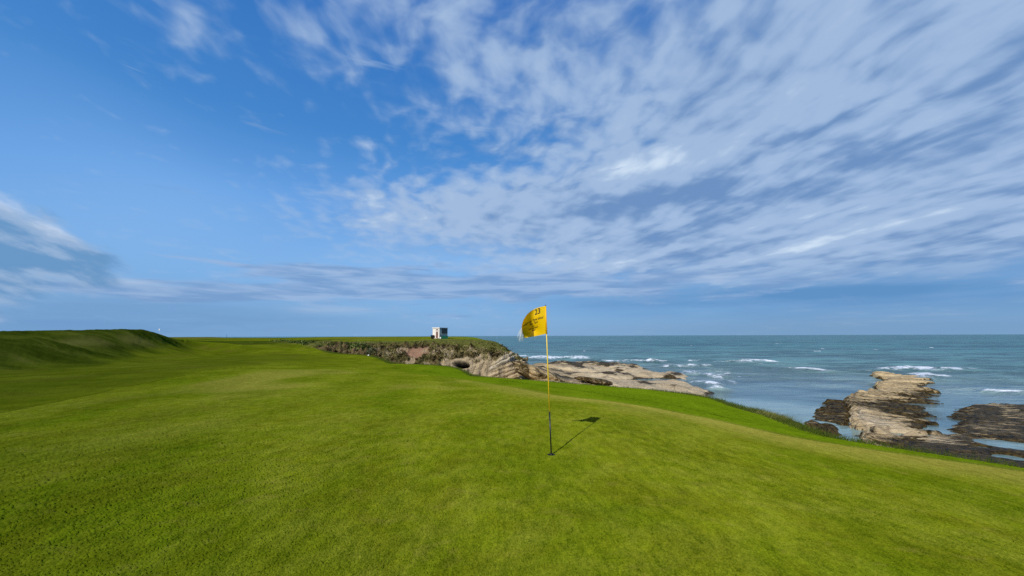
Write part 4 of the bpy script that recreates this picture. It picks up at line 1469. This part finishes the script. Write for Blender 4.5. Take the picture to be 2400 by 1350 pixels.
def leaf_cloud(rng, cen, rad, nclump, nleaf, size):
    """leaves gathered in clumps through an uneven volume: returns co, faces, tone"""
    co, fa, tone = [], [], []
    k = 0
    for c in range(nclump):
        d = rng.normal(size=3); d /= np.linalg.norm(d)
        d[2] = abs(d[2]) * 1.0 - 0.15
        rr_ = rng.uniform(0.45, 1.0) ** 0.6
        cc = cen + d * rad * rr_
        ct = rng.uniform(0.1, 0.9)
        cr = rng.uniform(0.16, 0.34) * rad.mean()
        for l in range(nleaf):
            e = rng.normal(size=3) * cr * 0.55
            a = rng.normal(size=3); a /= np.linalg.norm(a)
            b = np.cross(a, rng.normal(size=3)); b /= np.linalg.norm(b) + 1e-9
            s = size * rng.uniform(0.6, 1.4)
            p = cc + e
            co += [p - a * s, p + b * s * 0.45, p + a * s, p - b * s * 0.45]
            fa.append((k, k + 1, k + 2, k + 3)); k += 4
            t = np.clip(ct + rng.normal() * 0.18, 0, 1)
            tone += [t] * 4
    return np.array(co), np.array(fa), np.array(tone)


def build_shrubs():
    rng = np.random.default_rng(21)
    spec = [  # px, py of the top, distance, half width px, label detail, material
        (655, 799, 82, 26, 'low', 0), (700, 800, 79, 24, 'low', 0), (728, 801, 77.5, 20, 'grey', 0), (762, 801.5, 74, 20, 'dark', 0), (790, 802, 73, 19, 'round', 0), (815, 803, 72.3, 17, 'thick', 0),
        (838, 801.5, 71.5, 17, 'bright', 0), (856, 804, 71, 13, 'tall', 0), (868, 813, 69.5, 8, 'pale', 1)]
    words = {'low': '', }
    labels = ['long low green shrub farthest left along the inlet bank', 'low green shrub second from the left on the inlet bank', 'grey green shrub where the mown fairway meets the bank',
              'large dark shrub at the head of the inlet', 'round shrub in the middle of the bank row', 'thick dark shrub just left of the brightest shrub', 'brightest light green shrub in the bank row',
              'dark narrow shrub between the bright and the pale shrub', 'small pale cream shrub at the right end of the bank row']
    for i, (px, py, d, hw, kind, mi) in enumerate(spec):
        top = at(px, py, d)
        w = hw * d / 900.0
        ht = {0: 2.6, 1: 2.0}[mi] if px > 735 else 1.0
        base = np.array([top[0], top[1], top[2] - ht])
        root = empty('shrub', base)
        tag(root, labels[i], 'shrub', 'shrubs along the inlet bank')
        rad = np.array([w * 1.05, w * 0.8, ht * 0.55])
        co, fa, tone = leaf_cloud(rng, np.array([0, 0, ht * 0.48]), rad, 46, 34, 0.15)
        if px == 838: tone = np.clip(tone + 0.25, 0, 1)
        if kind in ('dark', 'tall', 'thick'): tone = tone * 0.75
        mesh_np('foliage', co, fa, M_LEAF2 if mi else M_LEAF, root, smooth=False, attrs=dict(tone=tone))
        b = bmesh.new()
        for q in range(4):
            a = q * 1.7
            tube(b, (0.1 * math.cos(a), 0.1 * math.sin(a), -0.4), (w * 0.4 * math.cos(a), w * 0.4 * math.sin(a), ht * 0.6), 0.05, 0.02, 6)
        mesh_bm('stem', b, M_STEM, root)


build_shrubs()


def build_scrub():
    """uncountable heath and long grass over the headland face and lip"""
    rng = np.random.default_rng(5)
    P = np.array([[at(*q) for q in c] for c in COLS])
    n = 1600
    s = rng.uniform(1.0, len(COLS) - 3.2, n)
    t = rng.uniform(1.5, 4.0, n)
    A = catmull(P, s)
    pts = np.array([catmull(A[i], np.array([t[i]]))[0] for i in range(n)])
    px = 1200 + 900 * pts[:, 0] / pts[:, 1]
    keep = ~((np.abs(px - 978) < 34 - 12 * (t - 2.9)) & (t > 2.3) & (t < 3.95))
    keep &= ~((px > 1150) & (t > 3.5)) & ~((px > 1060) & (t > 3.9)) & ~((px < 872) & (t > 2.2))
    keep &= ~((t > 2.28) & (t < 2.6) & (px > 870) & (px < 1110))
    keep &= ~((px > 1010) & (t < 2.75) & (np.arange(len(t)) % 4 > 0))
    keep &= fbm(pts[:, 0] * 0.3, pts[:, 1] * 0.3, pts[:, 2] * 0.3, 3) > -0.25
    pts, t = pts[keep], t[keep]
    co, fa, tone = [], [], []
    k = 0
    for p, tv in zip(pts, t):
        nl = 9
        ct = np.clip(0.38 + 1.5 * fbm(p[0] * 0.6, p[1] * 0.4, p[2] * 0.6, 2) + rng.normal() * 0.22, 0, 1)
        for l in range(nl):
            e = rng.normal(size=3) * np.array([0.22, 0.15, 0.14])
            a = rng.normal(size=3) * np.array([.6, .6, 1.0]); a /= np.linalg.norm(a)
            b = np.cross(a, rng.normal(size=3)); b /= np.linalg.norm(b) + 1e-9
            sz = rng.uniform(0.08, 0.18)
            q = p + e + np.array([0, -0.25, 0.12])
            co += [q - a * sz, q + b * sz * 0.5, q + a * sz, q - b * sz * 0.5]
            fa.append((k, k + 1, k + 2, k + 3)); k += 4
            tone += [np.clip(ct + rng.normal() * 0.15 + (0.2 if tv < 2.3 else 0), 0, 1)] * 4
    m = leaf_mat('heath', (0.012, 0.013, 0.004), (0.27, 0.235, 0.085), 0.15)
    o = mesh_np('scrub', np.array(co), np.array(fa), m, smooth=False, attrs=dict(tone=np.array(tone)))
    tag(o, 'brown and green heath scrub covering the headland slope', 'scrub', kind='stuff')


build_scrub()


def blades(rng, n, spread, length, lean, width=0.006):
    co, fa, tone = [], [], []
    k = 0
    for i in range(n):
        b = np.array([rng.normal() * spread[0], rng.normal() * spread[1], -0.03])
        L = length * rng.uniform(0.5, 1.15)
        dirn = np.array([lean + rng.normal() * 0.35, rng.normal() * 0.35, 1.0]); dirn /= np.linalg.norm(dirn)
        side = np.array([math.cos(i * 2.4), math.sin(i * 2.4), 0]) * width
        tn = rng.uniform(0, 1)
        prev = None
        for s_ in range(4):
            u = s_ / 3
            c = b + dirn * L * u + np.array([0.35 * lean * L * u * u, 0, -0.22 * L * u * u])
            w = side * (1 - 0.85 * u)
            co += [c - w, c + w]; tone += [tn, tn]
            if s_:
                fa.append((k - 2, k - 1, k + 1, k))
            k += 2
    return np.array(co), np.array(fa), np.array(tone)


def build_tussocks():
    rng = np.random.default_rng(9)
    spots = [(1772, 958, 16.0, 420, .17, 'dark green tuft of long grass farthest left on the brow above the reef'), (1792, 963, 15.3, 260, .13, 'thin straw coloured tuft of grass second from the left on the brow'),
             (1808, 970, 14.8, 380, .16, 'straw tuft of long windblown grass midway along the brow'), (1824, 974, 14.3, 520, .17, 'tallest green tuft of long grass on the brow above the reef'),
             (1838, 982, 13.9, 420, .15, 'dark tuft of grass just right of the tallest tuft'), (1852, 989, 13.4, 260, .11, 'small low tuft of grass farthest right on the brow')]
    for i, (px, py, d, nb, ln, lab) in enumerate(spots):
        p = at(px, py + 3, d)
        z0 = p[2] - 0.06
        co, fa, tone = blades(rng, nb, (0.16, 0.25), ln * 1.5, 0.55)
        if i in (0, 4): tone = tone * 0.45
        if i in (1, 2): tone = 0.45 + tone * 0.55
        m0 = len(co)
        ang = np.linspace(0, 2 * math.pi, 15)[:-1]
        dome = [(0.62 * a_ * math.cos(t), 0.95 * a_ * math.sin(t), zz) for a_, zz in ((1.0, -0.10), (0.6, -0.01)) for t in ang]
        co = np.vstack([co, dome])
        fa = np.vstack([fa, [(m0 + j, m0 + (j + 1) % 14, m0 + 14 + (j + 1) % 14, m0 + 14 + j) for j in range(14)], [(m0 + 14, m0 + 14 + j, m0 + 14 + j + 1, m0 + 14 + min(j + 2, 13)) for j in range(1, 12, 2)]])
        tone = np.concatenate([tone, np.full(28, 0.3)])
        o = mesh_np('grass_tuft', co, fa, M_BLADE, attrs=dict(tone=tone), smooth=False)
        o.location = (p[0], p[1], z0)
        tag(o, lab, 'grass tuft', 'long grass tufts on the brow')
    # ragged fringe of uncut grass along the brow, beyond counting
    pts = chaikin(np.array([at(*q) for q in EDGE]), 2)
    co, fa, tone = [], [], []
    k = 0
    seg = np.diff(pts, axis=0); L = np.linalg.norm(seg, axis=1)
    for a, s, l in zip(pts[:-1], seg, L):
        nrm = np.array([s[1], -s[0], 0]) / (np.hypot(s[0], s[1]) + 1e-9)
        dist = a[1]
        m_ = int(l * (260 if dist < 24 else 110))
        for q in range(m_):
            b = a + s * rng.uniform() + nrm * rng.normal() * 0.22
            b[2] = land(np.array([b[0]]), np.array([b[1]]))[0] - 0.10 if False else b[2] - 0.13
            Lb = rng.uniform(0.03, 0.075) + 0.045
            dd = np.array([0.35 + rng.normal() * 0.4, rng.normal() * 0.4, 1.0]); dd /= np.linalg.norm(dd)
            side = np.array([1, 0, 0]) * (0.004 + dist * 0.0004)
            co += [b - side, b + side, b + dd * (Lb + 0.05)]
            fa.append((k, k + 1, k + 2)); k += 3
            tone += [rng.uniform(0.1, 0.7)] * 3
    mb = leaf_mat('brow_grass', (0.03, 0.06, 0.003), (0.14, 0.17, 0.03), 0.3)
    o = mesh_np('brow_grass', np.array(co), np.array(fa), mb, attrs=dict(tone=np.array(tone)), smooth=False)
    tag(o, 'short uncut grass blades along the brow of the green', 'grass', kind='stuff')


build_tussocks()


def rock_blob(name, cen, rad, seed, mat_attr, rot=0.0, tilt=0.0, sub=5):
    bm = bmesh.new()
    bmesh.ops.create_icosphere(bm, subdivisions=sub, radius=1.0)
    co = np.array([v.co[:] for v in bm.verts])
    fa = np.array([[v.index for v in f.verts] for f in bm.faces])
    bm.free()
    n = fbm(co[:, 0] * 1.3 + seed, co[:, 1] * 1.3, co[:, 2] * 1.3, 4)
    # flatten to facets
    co = np.sign(co) * np.abs(co) ** 0.8
    co = co * (1 + n * 0.28)[:, None] * rad
    c, s = math.cos(tilt), math.sin(tilt)
    co = np.stack([co[:, 0] * c + co[:, 2] * s, co[:, 1], -co[:, 0] * s + co[:, 2] * c], -1)
    q = co[:, 2] * 2.2
    co[:, 0] += 0.12 * ((q % 1) - 0.5)
    o = mesh_np(name, co, fa, M_REEF, smooth=True, attrs=dict(weed=np.full(len(co), mat_attr[0]), pale=np.full(len(co), mat_attr[1])))
    o.location = cen
    o.rotation_euler = (0, 0, rot)
    return o


def build_outcrops():
    c = at(1275, 884, 61.0)
    o = rock_blob('rock_outcrop', c, np.array([4.8, 2.6, 1.1]), 3.0, (0.46, 0.0), 0.1, R(22))
    tag(o, 'dark wedge of rock sloping down from the headland nose behind the flagstick', 'rock')
    c = at(1395, 893, 58.0)
    o = rock_blob('rock_outcrop', c, np.array([2.6, 1.6, 0.42]), 9.0, (0.55, 0.0), 0.3, R(10))
    tag(o, 'low brown rock on the shelf right of the flagstick', 'rock')


build_outcrops()
